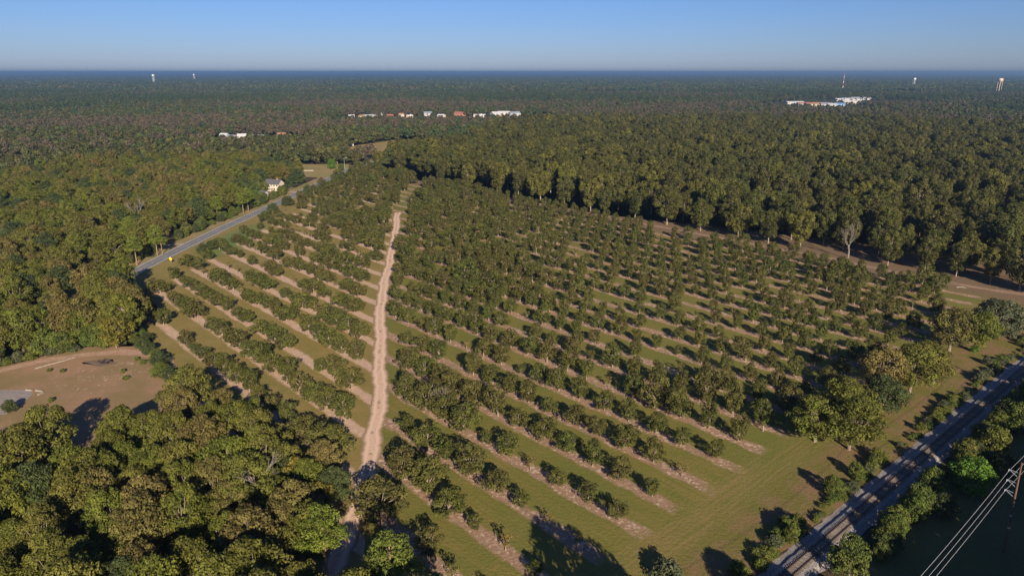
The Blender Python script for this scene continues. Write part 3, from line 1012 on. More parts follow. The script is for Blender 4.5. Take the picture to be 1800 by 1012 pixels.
OAK_LOOK = ['olive green', 'olive green', 'brownish', 'olive green', 'dark green']
n_ind = 0
tier = {}
for (x, y, rw_) in jittered(WOOD_NEAR, 8.2, rng):
    var = rng.randrange(9); sz = rng.uniform(0.66, 1.12)
    if not in_frame(x, y, 14, 160): continue
    look = OAK_LOOK[(60 + var) % 5]
    tier.setdefault(rw_, 0); tier[rw_] += 1
    tree('oak', var, x, y, sz, rng.uniform(0, 6.28), '%s oak of the lower left wood, %s from left, %s tier up' % (look, ordinal(tier[rw_]), ordinal(len(tier))), 'tree', 'oaks of the lower left wood', wide=sz * rng.uniform(0.8, 1.0))
    n_ind += 1
left = []
for (x, y, rw_) in list(jittered(WOOD_LEFT, 9.3, rng)) + [(a, b, c + 1000) for a, b, c in jittered([q for q in WOOD_LEFT if q[1] < 300], 10.5, rng)]:
    if blocked(x, y) or not in_frame(x, y, 12, 120): continue
    left.append((y * CT, x, y))
left.sort(key=lambda q: (int(q[0] / 9.0), q[1]))
lpts = []
tier = {}
for i, (d, x, y) in enumerate(left):
    var = rng.randrange(9); sz = rng.uniform(0.62, 1.25); wd = sz * rng.uniform(0.72, 1.0)
    rz = rng.uniform(0, 6.28)
    if n_ind < 285:
        look = OAK_LOOK[(60 + var) % 5]
        tk_ = int(d / 9.0); tier[tk_] = tier.get(tk_, 0) + 1; tn_ = list(tier).index(tk_) + 1
        tree('oak', var, x, y, sz, rz, '%s tree in the roadside wood, %s from left in its %s tier' % (look, ordinal(tier[tk_]), ordinal(tn_)), 'tree', 'trees of the wood left of the road', wide=wd)
        n_ind += 1
    else:
        lpts.append((x, y, 0, rz, wd, sz, var))
scatter_stuff('left_wood', lpts, [(p[0],) for p in PROTO['oak']], 'olive and brown canopy of the wood beyond the left roadside trees', 'wood')

# ------------------------------------------------------------------ far woods to the horizon
rng = random.Random(33)
TOWN_CLEAR = [G(770, 207), G(890, 204), G(640, 205), G(450, 240), G(1430, 184), G(1510, 176)]
def far_open(x, y):
    for (cx, cy), rx, ry in ((G(640, 212), 75, 130), (G(760, 212), 170, 150), (G(890, 210), 100, 130), (G(445, 248), 85, 75), (G(1430, 189), 150, 260), (G(1510, 181), 190, 260), (G(40, 358), 12, 26), (G(236, 340), 9, 22)):
        if ((x - cx) / rx) ** 2 + ((y - cy) / ry) ** 2 < 1: return True
    return False


fpts = []
y = 560.0
while y < 3200:
    step = 10.0 + max(0, y - 700) * 0.004
    hw = y * 0.86 + 60
    x = -hw
    while x < hw:
        qx = x + rng.uniform(-.45, .45) * step; qy = y + rng.uniform(-.45, .45) * step
        x += step
        if inside((qx, qy), MEADOW) or inside((qx, qy), LAWN) or inside((qx, qy), YARD): continue
        if inside((qx, qy), ORCHARD): continue
        if polydist((qx, qy), ROAD) < 12 and qy < 960: continue
        s, t = to_st(qx, qy)
        if qx > grove_left(qy) and qy < 1258 and t > 350: continue
        if qx > -420 and qy < 700 and qx < 0: continue
        op = far_open(qx, qy)
        if op and rng.random() < 0.45: continue
        v = vnoise(qx, qy, 0.006, 1.0) + rng.uniform(-.45, .45)
        brown = -1000 < qx < 1100 and 1050 < qy < 2000
        if qy < 980 and v > -0.42: idx = rng.choice([0, 1, 4, 5, 0, 1, 4, 5, 2])
        elif v > 0.28 and not brown: idx = 8 + rng.randrange(2) if qy > 1300 else 3
        elif qx > -350 and 1258 <= qy < 1800 and v < 0.2: idx = rng.choice([2, 6, 2, 6, 0])
        elif (v < -0.05 and brown) or v < -0.62: idx = rng.choice([2, 6])
        else: idx = rng.choice([0, 1, 4, 5, 7, 3])
        sz = rng.uniform(0.55, 1.3) * (0.42 if op else 1.0)
        fpts.append((qx, qy, 0, rng.uniform(0, 6.28), sz * rng.uniform(0.75, 1.0), sz, idx))
    y += step * 0.9
scatter_stuff('distant_wood', fpts, [(p[0],) for p in PROTO['far']] + [(p[0],) for p in PROTO['farpine']], 'wooded plain of mixed trees stretching away beyond the grove', 'forest')
ppts = []
y = 3200.0
while y < 30000:
    step = 95.0 + max(0, y - 3200) * 0.012
    hw = y * 0.86
    x = -hw
    while x < hw:
        qx = x + rng.uniform(-.3, .3) * step; qy = y + rng.uniform(-.3, .3) * step
        x += step
        k = step / 95.0
        ppts.append((qx, qy, rng.uniform(-3, 3), rng.uniform(0, 6.28), k * 1.05, rng.uniform(0.8, 1.25), rng.randrange(4)))
    y += step * 0.85
scatter_stuff('horizon_forest', ppts, [(p[0],) for p in PROTO['patch']], 'blue-green forest fading into haze along the horizon', 'forest')

# ------------------------------------------------------------------ single trees and shrubs
rng = random.Random(77)
def plant(kind, px, py, sz, label, cat='tree', group=None, wide=None, tilt=None, var=None, name=None):
    x, y = G(px, py)
    return tree(kind, rng.randrange(9) if var is None else var, x, y, sz, rng.uniform(0, 6.28), label, cat, group, tilt, sz * rng.uniform(0.9, 1.1) if wide is None else wide, 0.06, name)

# oaks between the orchard and the railway
plant('oak', 1432, 776, 0.98, 'olive oak at the left end of the clump beside the orchard headland', wide=1.06, var=0)
plant('oak', 1492, 790, 1.06, 'rounded green oak nearest the camera in the headland clump', wide=1.09, var=1)
plant('oak', 1478, 742, 0.96, 'brown green oak at the back of the headland clump', wide=1.03, var=3)
plant('oak', 1551, 737, 0.96, 'oak with a leaning pale trunk showing below its crown', wide=0.86, var=4, tilt=(0.0, -0.10))
plant('oak', 1545, 702, 1.10, 'lichen grey twiggy oak in the middle of the railway side clump', wide=1.15, var=2)
plant('oak', 1598, 692, 1.14, 'golden olive oak at the centre of the railway side clump', wide=1.21, var=3)
plant('oak', 1640, 676, 0.94, 'smaller oak at the right end of the railway side clump', wide=0.98, var=0)
plant('oak', 1668, 617, 1.02, 'brownish oak in front of the grey green tree', wide=1.32, var=2)
plant('oak', 1712, 618, 0.96, 'round brown oak touching the grey green tree at the right', wide=1.09, var=5)
plant('grey', 1748, 590, 1.22, 'large grey green spreading tree near the right edge', wide=1.21)
plant('greybush', 1735, 640, 0.8, 'low shrub at the foot of the round brown oak', 'shrub')
plant('bright', 1712, 618, 0.7, 'bright green shrub under the brown oak', 'shrub')
plant('yellow', 1545, 745, 0.28, 'yellow green saplings at the leaning trunk', 'sapling', wide=0.45, name='sapling')
plant('smalltree', 1630, 515, 0.95, 'lone small tree on the headland left of the grey green tree', wide=0.7)

# shrubs along the railway, left side
k = 0
a = -14.0
while a < 215:
    big = 0.75 + 0.45 * math.sin(a * 0.21) * math.sin(a * 0.063 + 1.0)
    x, y = rail_pt(a + rng.uniform(-1, 1), -5.6 + rng.uniform(-0.9, 0.7) - (1.2 if big > 0.9 else 0))
    sz = big * rng.uniform(0.55, 0.95)
    kind = rng.choice(['bush', 'bush', 'bush', 'bush', 'greybush'])
    if rng.random() < 0.9:
        tree(kind, rng.randrange(9), x, y, sz, rng.uniform(0, 6.28), '%s shrub from the bottom in the hedge left of the railway' % ordinal(k + 1), 'shrub', 'hedge shrubs left of the railway', wide=sz * rng.uniform(0.9, 1.2), z=0.06)
        k += 1
    a += rng.uniform(1.2, 2.2)
plant('smalltree', 1462, 868, 0.62, 'taller bushy shrub left of the railway casting a long shadow', 'shrub', name='shrub')
plant('smalltree', 1388, 955, 0.55, 'upright green shrub beside the ballast near the bottom edge', 'shrub', name='shrub', wide=0.42)
plant('smalltree', 1505, 838, 0.5, 'second tall shrub left of the railway', 'shrub', name='shrub')
plant('greybush', 1172, 1018, 1.25, 'grey green shrub cut by the bottom edge of the picture', 'shrub')
plant('bush', 1295, 1008, 0.9, 'tawny weeds at the bottom edge left of the railway', 'shrub')
plant('bush', 1335, 1000, 0.75, 'low leafy weeds beside the tawny weeds', 'shrub')
# trees along the railway, right side
RIGHT = [('smalltree', 1492, 1012, 0.95, 'leafy green tree right of the rails at the bottom edge', 0.95), ('smalltree', 1603, 918, 0.75, 'narrow young tree right of the railway', 0.65),
         ('brighttree', 1702, 866, 1.0, 'vivid bright green tree beside the railway', 1.2), ('smalltree', 1738, 806, 1.0, 'olive tree behind the vivid green tree', 1.15),
         ('smalltree', 1790, 760, 0.95, 'leafy tree right of the railway at the right edge', 1.1), ('smalltree', 1832, 722, 0.95, 'last leafy tree right of the railway before the edge', 1.1),
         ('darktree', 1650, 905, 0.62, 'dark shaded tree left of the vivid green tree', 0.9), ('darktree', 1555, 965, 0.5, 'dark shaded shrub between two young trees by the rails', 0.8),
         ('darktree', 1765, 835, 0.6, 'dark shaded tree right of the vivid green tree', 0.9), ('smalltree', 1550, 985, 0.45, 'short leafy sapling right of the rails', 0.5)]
for kd, px, py, sz, lab, wd in RIGHT: plant(kd, px, py, sz * 1.15, lab, 'tree', 'trees right of the railway', wide=wd)
a = 20.0
k = 0
while a < 200:
    k += 1
    x, y = rail_pt(a, 7.2 + rng.uniform(-0.8, 1.2))
    sz = rng.uniform(0.5, 0.75) if k % 3 else rng.uniform(0.75, 1.05)
    if math.hypot(x - G(1702, 866)[0], y - G(1702, 866)[1]) < 8: sz *= 0.6
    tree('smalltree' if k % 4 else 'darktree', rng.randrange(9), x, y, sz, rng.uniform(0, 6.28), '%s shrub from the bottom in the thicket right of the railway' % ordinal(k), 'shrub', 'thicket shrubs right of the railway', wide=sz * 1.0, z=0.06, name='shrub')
    a += rng.uniform(2.6, 4.2)
# tall wood beyond the power line, past the right edge of the picture
a = -70.0
opts = []
while a < 260:
    for off in (48, 58, 69):
        x, y = rail_pt(a + rng.uniform(-3, 3), off + rng.uniform(-4, 4))
        if in_frame(x, y, 12, 10): continue
        z_ = rng.uniform(1.35, 1.85)
        opts.append((x, y, 0, rng.uniform(0, 6.28), z_ * 0.9, z_, rng.randrange(9)))
    a += 8.0
scatter_stuff('power_line_wood', opts, [PROTO['oak'][i] for i in range(9)], 'tall wood standing beyond the power line field', 'wood')
# tall trees just below the bottom edge
for k, (x, y, sz) in enumerate(((21, 84, 1.30), (26, 78, 1.2), (44, 97, 0.62), (53, 92, 0.7), (10, 76, 1.0), (62, 88, 0.75), (-26, 92, 0.95), (-13, 84, 1.25), (-22, 84, 1.2))):
    tree('oak', rng.randrange(9), x, y, sz, rng.uniform(0, 6.28), '%s oak standing just below the bottom edge of the picture' % ordinal(k + 1), 'tree', 'oaks below the bottom edge')
# pines
plant('pine', 690, 1075, 1.0, 'bright green pine crown by the dirt track at the bottom edge', wide=1.15, var=0)
plant('pine', 575, 1010, 0.95, 'dark slender pine at the right edge of the lower left wood', var=1)
for px, py, sz, lab in ((241, 467, 0.95, 'pine with a pale bare trunk beside the paved road'), (277, 449, 1.0, 'pine with a reddish trunk right of the pale one'), (286, 448, 0.8, 'ivy clad pine next to the reddish trunk'),
                        (232, 440, 1.1, 'green topped pine behind the pale trunk'), (428, 376, 0.9, 'tall pine left of the tan house'), (437, 372, 1.0, 'second tall pine left of the tan house'), (383, 385, 0.9, 'pine above the roadside shrubs')):
    plant('pine', px, py, sz, lab, 'tree', 'roadside pines')
for px, py, sz, lab in ((560, 915, 0.75, 'yellowing tree at the right edge of the lower left wood'), (528, 868, 0.8, 'orange tinged tree left of the dirt track bend'), (566, 965, 0.6, 'low yellow tree by the shaded end of the track')):
    plant('yellow', px, py, sz, lab, 'tree')
# roadside trees
for kd, px, py, sz, lab, wd in (('darktree', 357, 446, 0.72, 'rounded shrub hiding the near edge of the road', 0.85), ('darktree', 372, 438, 0.66, 'shrub behind the rounded one at the road edge', 0.8), ('smalltree', 393, 428, 0.4, 'low shrub right of the roadside shrub pair', 0.6),
                                ('darktree', 480, 376, 0.95, 'dark rounded tree hiding the road below the house', 1.15), ('darktree', 505, 362, 0.95, 'second dark rounded tree hiding the road', 1.15), ('darktree', 540, 345, 1.15, 'tree standing at the road edge beyond the dark pair', 0.95),
                                ('darktree', 506, 318, 2.3, 'dark evergreen behind the tan house', 2.2), ('darktree', 490, 306, 2.4, 'tallest dark evergreen behind the tan house', 2.3), ('darktree', 522, 324, 1.7, 'dark evergreen at the right of the house', 1.9), ('darktree', 470, 306, 2.2, 'dark evergreen left of the tallest one', 2.1), ('darktree', 512, 330, 1.2, 'rounded evergreen nearest the road by the house', 1.4), ('smalltree', 447, 350, 1.7, 'leafy tree left of the outbuilding', 1.3), ('smalltree', 459, 339, 1.75, 'leafy tree between the pines and the house', 1.5),
                                ('brighttree', 584, 297, 1.3, 'bright green tree on the lawn beyond the house', 1.2), ('smalltree', 600, 300, 0.9, 'tree beside the road past the lawn', 0.9),
                                ('brighttree', 622, 278, 1.2, 'light green trees on the meadow edge', 1.8), ('brighttree', 612, 280, 1.1, 'green thicket left of the meadow', 1.7), ('smalltree', 494, 340, 0.8, 'small tree in front of the tan house', 0.7)):
    plant(kd, px, py, sz, lab, 'tree', None, wide=wd)
for i, (px, py, sz) in enumerate(((-30, 850, 1.0), (20, 845, 0.9), (62, 838, 1.0), (98, 815, 1.05), (45, 870, 1.05), (-5, 880, 1.0))):
    plant('oak', px, py, sz, '%s oak from left crowding the blue grey roof' % ordinal(i + 1), 'tree', 'oaks round the grey roof')
# edge of the left wood against the clearing and the orchard
k = 0
EDGE = [(-200, 172), (-182, 190), (-168, 204), (-153, 218), (-142, 226), (-131, 226)]
for a, b in zip(EDGE[:-1], EDGE[1:]):
    n = int(math.dist(a, b) / 3.0)
    for i in range(n):
        q = (a[0] + (b[0] - a[0]) * i / n + rng.uniform(-1, 1), a[1] + (b[1] - a[1]) * i / n + rng.uniform(-3, 1.5))
        k += 1
        tree(rng.choice(['bush', 'greybush', 'smalltree']), rng.randrange(9), q[0], q[1], rng.uniform(0.8, 1.25), rng.uniform(0, 6.28), '%s shrub from the left along the far edge of the clearing' % ordinal(k), 'shrub', 'shrubs edging the clearing', name='shrub')
for px, py, sz, kd, lab in ((205, 612, 0.95, 'yellow', 'golden yellow tree at the far edge of the clearing'), (222, 602, 0.85, 'yellow', 'second golden yellow tree right of the first'), (190, 606, 0.8, 'yellow', 'yellow green tree left of the golden pair'),
                            (214, 575, 1.0, 'yellow', 'yellow tinged tree behind the golden pair'), (225, 545, 0.95, 'oak', 'oak at the right corner of the left wood'), (205, 530, 0.9, 'oak', 'oak shading the end of the visible road')):
    plant(kd, px, py, sz, lab, 'tree')
for k, (px, py, sz) in enumerate(((236, 602, 0.55), (250, 612, 0.75), (262, 622, 0.8), (272, 632, 0.7), (280, 642, 0.85), (258, 600, 0.6), (285, 662, 0.8), (300, 668, 0.7), (322, 672, 0.8), (246, 590, 0.6), (240, 575, 0.5))):
    plant('darktree' if k % 3 else 'smalltree', px + rng.uniform(-4, 4), py, sz * 0.75, '%s dark shrub between the clearing corner and the orchard' % ['lower', 'plump', 'bushy', 'low', 'spreading', 'narrow', 'leafy', 'ragged', 'broad', 'small upper', 'topmost small'][k], 'shrub', 'shrubs between clearing and orchard', name='shrub', wide=sz * 0.95)


k = 0
yy = 299.0
while yy < 545:
    xr = -177.3 + max(0, yy - 384) * 0.08
    k += 1
    if not (366 < yy < 380):
        tree(rng.choice(['smalltree', 'smalltree', 'bush', 'darktree']), rng.randrange(9), xr - rng.uniform(9.5, 14), yy, rng.uniform(0.55, 0.95), rng.uniform(0, 6.28), '%s shrub up the road along the edge of the left wood' % ordinal(k), 'shrub', 'shrubs along the left side of the road', name='shrub')
    yy += rng.uniform(2.4, 4.2)


def dead_tree(px, py, h, label, seed, spread=0.45):
    rng = random.Random(seed)
    x, y = G(px, py)
    o = empty('dead_tree', (x, y, 0.05), rng.uniform(0, 6.28))
    tr = MB(); br = MB()
    tr.tube([(0, 0, -0.2), (0.02 * h, 0, 0.2 * h), (0.0, 0.03 * h, 0.42 * h)], [0.028 * h, 0.02 * h, 0.016 * h], 7)
    def grow(p, d, ln, r, depth):
        e = p + d * ln
        m_ = p.lerp(e, 0.5) + Vector((rng.uniform(-1, 1), rng.uniform(-1, 1), rng.uniform(-.3, 1))) * ln * 0.08
        br.tube([p, m_, e], [r, r * 0.8, r * 0.55], 5, cap=False)
        if depth == 0: return
        for _ in range(rng.choice([2, 3, 3])):
            nd = (d + Vector((rng.uniform(-1, 1), rng.uniform(-1, 1), rng.uniform(-.2, .8))) * spread * 1.5).normalized()
            grow(m_.lerp(e, rng.uniform(0.3, 1.0)), nd, ln * rng.uniform(0.55, 0.8), r * 0.55, depth - 1)
    for i in range(5):
        an = i * 1.26 + rng.uniform(-.3, .3)
        grow(Vector((0, 0.02 * h, (0.28 + 0.14 * i / 4) * h)), Vector((math.cos(an) * spread, math.sin(an) * spread, 0.85)).normalized(), 0.3 * h, 0.011 * h, 3)
    tr.build('trunk', M_DEAD, o); br.build('branches', M_DEAD, o)
    return tag(o, label, 'tree')


dead_tree(1490, 456, 18, 'bare dead tree with grey limbs at the front of the tall grove', 1)
dead_tree(776, 728, 8.5, 'leafless grey tree in the orchard right of the dirt track', 2, 0.45)
dead_tree(246, 400, 17, 'bare grey branched tree in the wood left of the road', 3)
dead_tree(455, 905, 14.0, 'pale bare limbs rising from the lower left wood', 4, 0.5)

# ------------------------------------------------------------------ the railway
M_BALLAST = ballast_material()
M_RAIL = plain('rusty_steel_rail', (0.13, 0.085, 0.065), 0.5, 0.2, 3, 0.6)
M_TIE = plain('weathered_timber_sleeper', (0.20, 0.165, 0.135), 0.9, 0.3, 2, 0.0, 0.25)
RROT = math.atan2(RDIR[1], RDIR[0])
rw = empty('railway_track', (RA[0], RA[1], 0.0), RROT)
tag(rw, 'single railway track on grey ballast crossing the lower right corner', 'railway')
mb = MB()
jr = random.Random(4)
prof = [(-3.5, 0.02), (-2.8, 0.10), (-2.2, 0.50), (-1.4, 0.62), (1.4, 0.62), (2.2, 0.50), (2.9, 0.10), (4.3, 0.02)]
vs = []; fs = []
n = 250
for i in range(n):
    for j, (yy, zz) in enumerate(prof):
        vs.append((-60 + i * 1.6, yy + (jr.uniform(-0.45, 0.45) if j in (0, 7) else jr.uniform(-.1, .1)), zz + jr.uniform(-0.02, 0.02)))
for i in range(n - 1):
    for j in range(len(prof) - 1):
        b = i * len(prof) + j
        fs.append((b, b + len(prof), b + len(prof) + 1, b + 1))
mb.add(vs, fs)
mb.build('ballast', M_BALLAST, rw)
for sgn in (-1, 1):
    r = MB()
    c = sgn * 0.755
    r.box(-60, 338, c - 0.07, c + 0.07, 0.78, 0.80)
    r.box(-60, 338, c - 0.012, c + 0.012, 0.80, 0.90)
    r.box(-60, 338, c - 0.037, c + 0.037, 0.90, 0.945)
    r.build('rail', M_RAIL, rw)
t_ = MB(); t_.box(-0.12, 0.12, -1.3, 1.3, -0.09, 0.09)
tie_me = t_.mesh('sleeper', M_TIE)
rest = MB()
for i in range(680):
    a = -30 + i * 0.54
    if i < 300:
        o = link('sleeper', tie_me, rw, (a + jr.uniform(-.04, .04), jr.uniform(-.07, .07), 0.69))
        o.rotation_euler = (0, 0, jr.uniform(-.02, .02))
    else:
        rest.box(a - 0.12, a + 0.12, -1.3, 1.3, 0.60, 0.78)
tag(rest.build('far_sleepers', M_TIE, rw), kind='stuff')

# ------------------------------------------------------------------ the power line
M_POLE = plain('brown_utility_pole', (0.13, 0.08, 0.055), 0.85, 0.25, 1.5)
M_GALV = plain('galvanised_steel', (0.42, 0.45, 0.48), 0.45, 0.1, 3, 0.5)
M_INS = plain('grey_insulator', (0.45, 0.48, 0.52), 0.35, 0.1, 6)
M_WIRE = plain('aluminium_conductor', (0.50, 0.48, 0.47), 0.4, 0.1, 2, 0.3)
LDIR = Vector((RDIR[0], RDIR[1], 0)); LNOR = Vector((RNOR[0], RNOR[1], 0))
POLE0 = Vector((*G(1764, 970), 0.05))
ARMS = (17.6, 15.4, 13.2)


def power_pole(base, label, lean):
    o = empty('power_pole', base)
    top = Vector(lean)
    p = MB(); p.tube([(0, 0, -0.3), top * 0.5 + Vector((0, 0, 9.9)), top + Vector((0, 0, 19.9))], [0.24, 0.20, 0.15], 10)
    p.build('pole', M_POLE, o)
    for sgn, zs in ((-1, ARMS),):
        for z in zs:
            c = top * (z / 19.9) + Vector((0, 0, z))
            a = MB()
            e = c + LNOR * sgn * 1.75 + Vector((0, 0, 0.15))
            a.tube([c, e], [0.06, 0.045], 6)
            ar = a.build('crossarm', M_GALV, o)
            b = MB(); b.tube([c - Vector((0, 0, 0.95)), e], [0.04, 0.04], 6)
            b.build('brace', M_GALV, ar)
            i = MB(); i.lathe([(0.0, e.z - 0.45), (0.06, e.z - 0.45), (0.10, e.z - 0.35), (0.05, e.z - 0.3), (0.10, e.z - 0.2), (0.05, e.z - 0.15), (0.09, e.z - 0.05), (0.0, e.z)], 8, (e.x, e.y))
            i.build('insulator', M_INS, ar)
    bt = MB()
    for z in (8.2, 5.5): bt.tube([top * (z / 19.9) + Vector((0, 0, z)), top * (z / 19.9) + Vector((0, 0, z + 0.35))], [0.235, 0.235], 10)
    bt.build('band', M_GALV, o)
    return tag(o, label, 'pole')


LEAN = Vector((-0.75, -0.1, 0))
power_pole(POLE0, 'brown power pole with grey side arms in the shaded field at lower right', LEAN)
power_pole(POLE0 + LDIR * 75, 'power pole further along the line past the right edge', Vector((0, 0, 0)))
power_pole(POLE0 - LDIR * 75, 'power pole on the line below the bottom edge', Vector((0, 0, 0)))
for sgn, zs in ((-1, ARMS),):
    for wi, z in enumerate(zs):
        side = {-1: 'railway side', 1: 'field side', 0: 'top'}[sgn]
        lvl = ('upper', 'middle', 'lower')[wi] if len(zs) == 3 else ('upper', 'lower')[wi] if len(zs) == 2 else 'single'
        pts = []
        poles = [(POLE0 - LDIR * 75, Vector((0, 0, 0))), (POLE0, LEAN), (POLE0 + LDIR * 75, Vector((0, 0, 0)))]
        for (p0, l0), (p1, l1) in zip(poles[:-1], poles[1:]):
            a_ = p0 + l0 * (z / 19.9) + LNOR * sgn * 1.75 + Vector((0, 0, z + (0.12 if sgn == 0 else -0.32)))
            b_ = p1 + l1 * (z / 19.9) + LNOR * sgn * 1.75 + Vector((0, 0, z + (0.12 if sgn == 0 else -0.32)))
            for i in range(12 + (p1 is poles[-1][0])):
                t = i / 12
                pts.append(a_.lerp(b_, t) - Vector((0, 0, 1.1 * 4 * t * (1 - t))))
        w = MB(); w.tube(pts, [0.028] * len(pts), 5)
        tag(w.build('power_wire', M_WIRE), '%s %s wire of the power line at lower right' % (lvl, side), 'wire', 'power line wires')

# ------------------------------------------------------------------ small things on the ground
M_CONC = plain('pale_timber', (0.27, 0.235, 0.19), 0.8, 0.15, 2)
M_ASH = lawn_material('charred_ash', (0.115, 0.085, 0.070), (0.19, 0.130, 0.088), (0.09, 0.070, 0.062))
M_CHAR = plain('charred_wood', (0.035, 0.030, 0.030), 0.9, 0.3, 4)
M_GRAVEL = lawn_material('grey_gravel', (0.23, 0.20, 0.18), (0.27, 0.24, 0.22), (0.24, 0.18, 0.13))
cx, cy = G(176, 637)
jr = random.Random(6)
sheet('ash_patch', [(cx + math.cos(i / 22 * 6.283) * 6.0 * jr.uniform(0.35, 1.1), cy + math.sin(i / 22 * 6.283) * 3.6 * jr.uniform(0.35, 1.1)) for i in range(22)], 0.11, M_ASH)
bp = empty('brush_pile', (cx + 1, cy, 0.1))
for i in range(16):
    m_ = MB(); an = jr.uniform(0, 6.28); L = jr.uniform(0.8, 2.2); x0, y0 = jr.uniform(-2.2, 2.2), jr.uniform(-1.4, 1.4)
    m_.tube([(x0, y0, 0.05), (x0 + math.cos(an) * L, y0 + math.sin(an) * L, jr.uniform(0.15, 0.7))], [0.11, 0.06], 5)
    m_.build('branch', M_CHAR, bp)
tag(bp, 'burnt pile of dark branches in the middle of the clearing', 'brush pile')
gp = [G(*q) for q in [(-40, 690), (0, 686), (46, 684), (58, 692), (40, 708), (18, 726), (-10, 732), (-60, 735)]]
sheet('gravel_pad', roughen(gp, 3, 0.35, 8), 0.11, M_GRAVEL)


def beam(p, q, w, h, label, mat=M_CONC, name='timber_beam', group=None):
    a = Vector((*G(*p), 0)); b = Vector((*G(*q), 0)); L = (b - a).length
    m_ = MB(); m_.box(0, L, -w / 2, w / 2, 0, h); m_.box(0.06, L - 0.06, -w / 2 + 0.05, w / 2 - 0.05, h, h + 0.02)
    o = m_.build(name, mat, None, (a.x, a.y, 0.12)); o.rotation_euler = (0, 0, math.atan2(b.y - a.y, b.x - a.x))
    return tag(o, label, 'timber', group)


beam((46, 686), (57, 687), 0.55, 0.3, 'white timber at the corner of the gravel pad')
beam((63, 687), (75, 688.5), 0.5, 0.3, 'white timber lying right of the gravel pad')
beam((67, 695), (76, 690.5), 0.5, 0.3, 'slanted white timber next to the other two')
lg = MB(); a = Vector((*G(62, 649), 0.28)); b = Vector((*G(133, 629), 0.22))
lg.tube([a, a.lerp(b, .3) + Vector((0, .2, 0)), a.lerp(b, .7) - Vector((0, .15, 0)), b], [0.19, 0.17, 0.15, 0.10], 9)
lo = empty('fallen_log', (0, 0, 0)); lg.build('log', M_CONC, lo)
for i in range(4):
    st = MB(); c = a.lerp(b, 0.2 + 0.2 * i); st.tube([c, c + Vector((jr.uniform(-.4, .4), jr.uniform(-.9, .9), jr.uniform(.3, .6)))], [0.1, 0.05], 5); st.build('branch_stub', M_CONC, lo)
tag(lo, 'long bleached log lying across the clearing', 'log')
plant('darktree', 20, 724, 0.50, 'small dark green tree beside the gravel pad', 'tree', wide=0.5)
for px, py, sz, lab in ((87, 653, 0.35, 'low sapling just under the bleached log'), (111, 654, 0.35, 'sapling right of the one under the log'), (217, 655, 0.4, 'sapling at the right of the burnt pile'), (222, 667, 0.4, 'sapling below and right of the burnt pile'),
                        (90, 706, 0.4, 'tiny yellow green sapling right of the white timbers'), (241, 634, 0.4, 'sapling in the far right corner of the clearing'), (251, 640, 0.45, 'sapling nearest the shrubs by the clearing corner')):
    plant('bush', px, py, sz * 1.1, lab, 'sapling', name='sapling')
# pale stake and debris at the orchard headland
st = MB(); st.box(-0.12, 0.12, -0.12, 0.12, 0, 1.5); st.box(-0.16, 0.16, -0.16, 0.16, 1.5, 1.58)
tag(st.build('marker_stake', M_CONC, None, (*G(1341, 758), 0.06)), 'pale wooden stake on the headland left of the oak clump', 'stake')
for px, py, L, an, lab in ((1655, 499, 5.5, -0.3, 'pale fallen branch on the headland above the grey tree'), (1690, 506, 4.0, -0.25, 'second pale branch right of the first')):
    m_ = MB(); m_.tube([(-L / 2, 0, .15), (0, .2, .25), (L / 2, 0, .12)], [0.2, 0.16, 0.1], 6); m_.tube([(0, .2, .25), (L * .3, .8, .3)], [0.1, 0.05], 5)
    o = m_.build('fallen_branch', M_CONC, None, (*G(px, py), 0.06)); o.rotation_euler = (0, 0, an); tag(o, lab, 'branch')

# yellow diamond road sign
M_SIGN = plain('yellow_sign_face', (0.80, 0.50, 0.02), 0.5, 0.05, 2)
sg = empty('road_sign', (*G(301, 463), 0.06), R(-14))
m_ = MB(); m_.box(-0.05, 0.05, -0.03, 0.03, 0, 2.9); m_.build('post', M_GALV, sg)
m_ = MB(); d_ = 0.95
m_.add([(0, -0.045, 2.3 - d_), (d_, -0.045, 2.3), (0, -0.045, 2.3 + d_), (-d_, -0.045, 2.3), (0, -0.035, 2.3 - d_), (d_, -0.035, 2.3), (0, -0.035, 2.3 + d_), (-d_, -0.035, 2.3)],
       [(0, 1, 2, 3), (7, 6, 5, 4), (0, 4, 5, 1), (1, 5, 6, 2), (2, 6, 7, 3), (3, 7, 4, 0)])
m_.build('sign_plate', M_SIGN, sg)
tag(sg, 'yellow diamond warning sign at the right edge of the paved road', 'sign')

# ------------------------------------------------------------------ buildings
M_WINDOW = NT('dark_window_glass'); M_WINDOW.b.inputs['Roughness'].default_value = 0.1; M_WINDOW.b.inputs['Specular IOR Level'].default_value = 0.5; M_WINDOW = M_WINDOW.color((0.03, 0.035, 0.045))
WALLS = {'white': plain('white_siding', (0.42, 0.41, 0.40), 0.7, 0.08, 0.5), 'tan': plain('tan_siding', (0.52, 0.45, 0.33), 0.75, 0.08, 0.5), 'cream': plain('cream_wall', (0.50, 0.44, 0.36), 0.75, 0.08, 0.5),
         'brick': plain('red_brick', (0.36, 0.15, 0.10), 0.85, 0.15, 0.8), 'grey': plain('grey_wall', (0.42, 0.42, 0.42), 0.75, 0.08, 0.5), 'blue': plain('blue_wall', (0.20, 0.36, 0.60), 0.6, 0.08, 0.5)}
ROOFS = {'dark': plain('dark_shingles', (0.085, 0.085, 0.095), 0.85, 0.2, 0.8), 'white': plain('white_metal_roof', (0.46, 0.46, 0.47), 0.5, 0.08, 0.5), 'red': plain('red_roof', (0.30, 0.12, 0.08), 0.75, 0.12, 0.6),
         'grey': plain('grey_metal_roof', (0.22, 0.25, 0.29), 0.45, 0.1, 0.6), 'orange': plain('orange_roof', (0.32, 0.17, 0.10), 0.75, 0.12, 0.6), 'blue': plain('blue_roof', (0.12, 0.24, 0.42), 0.5, 0.1, 0.6)}
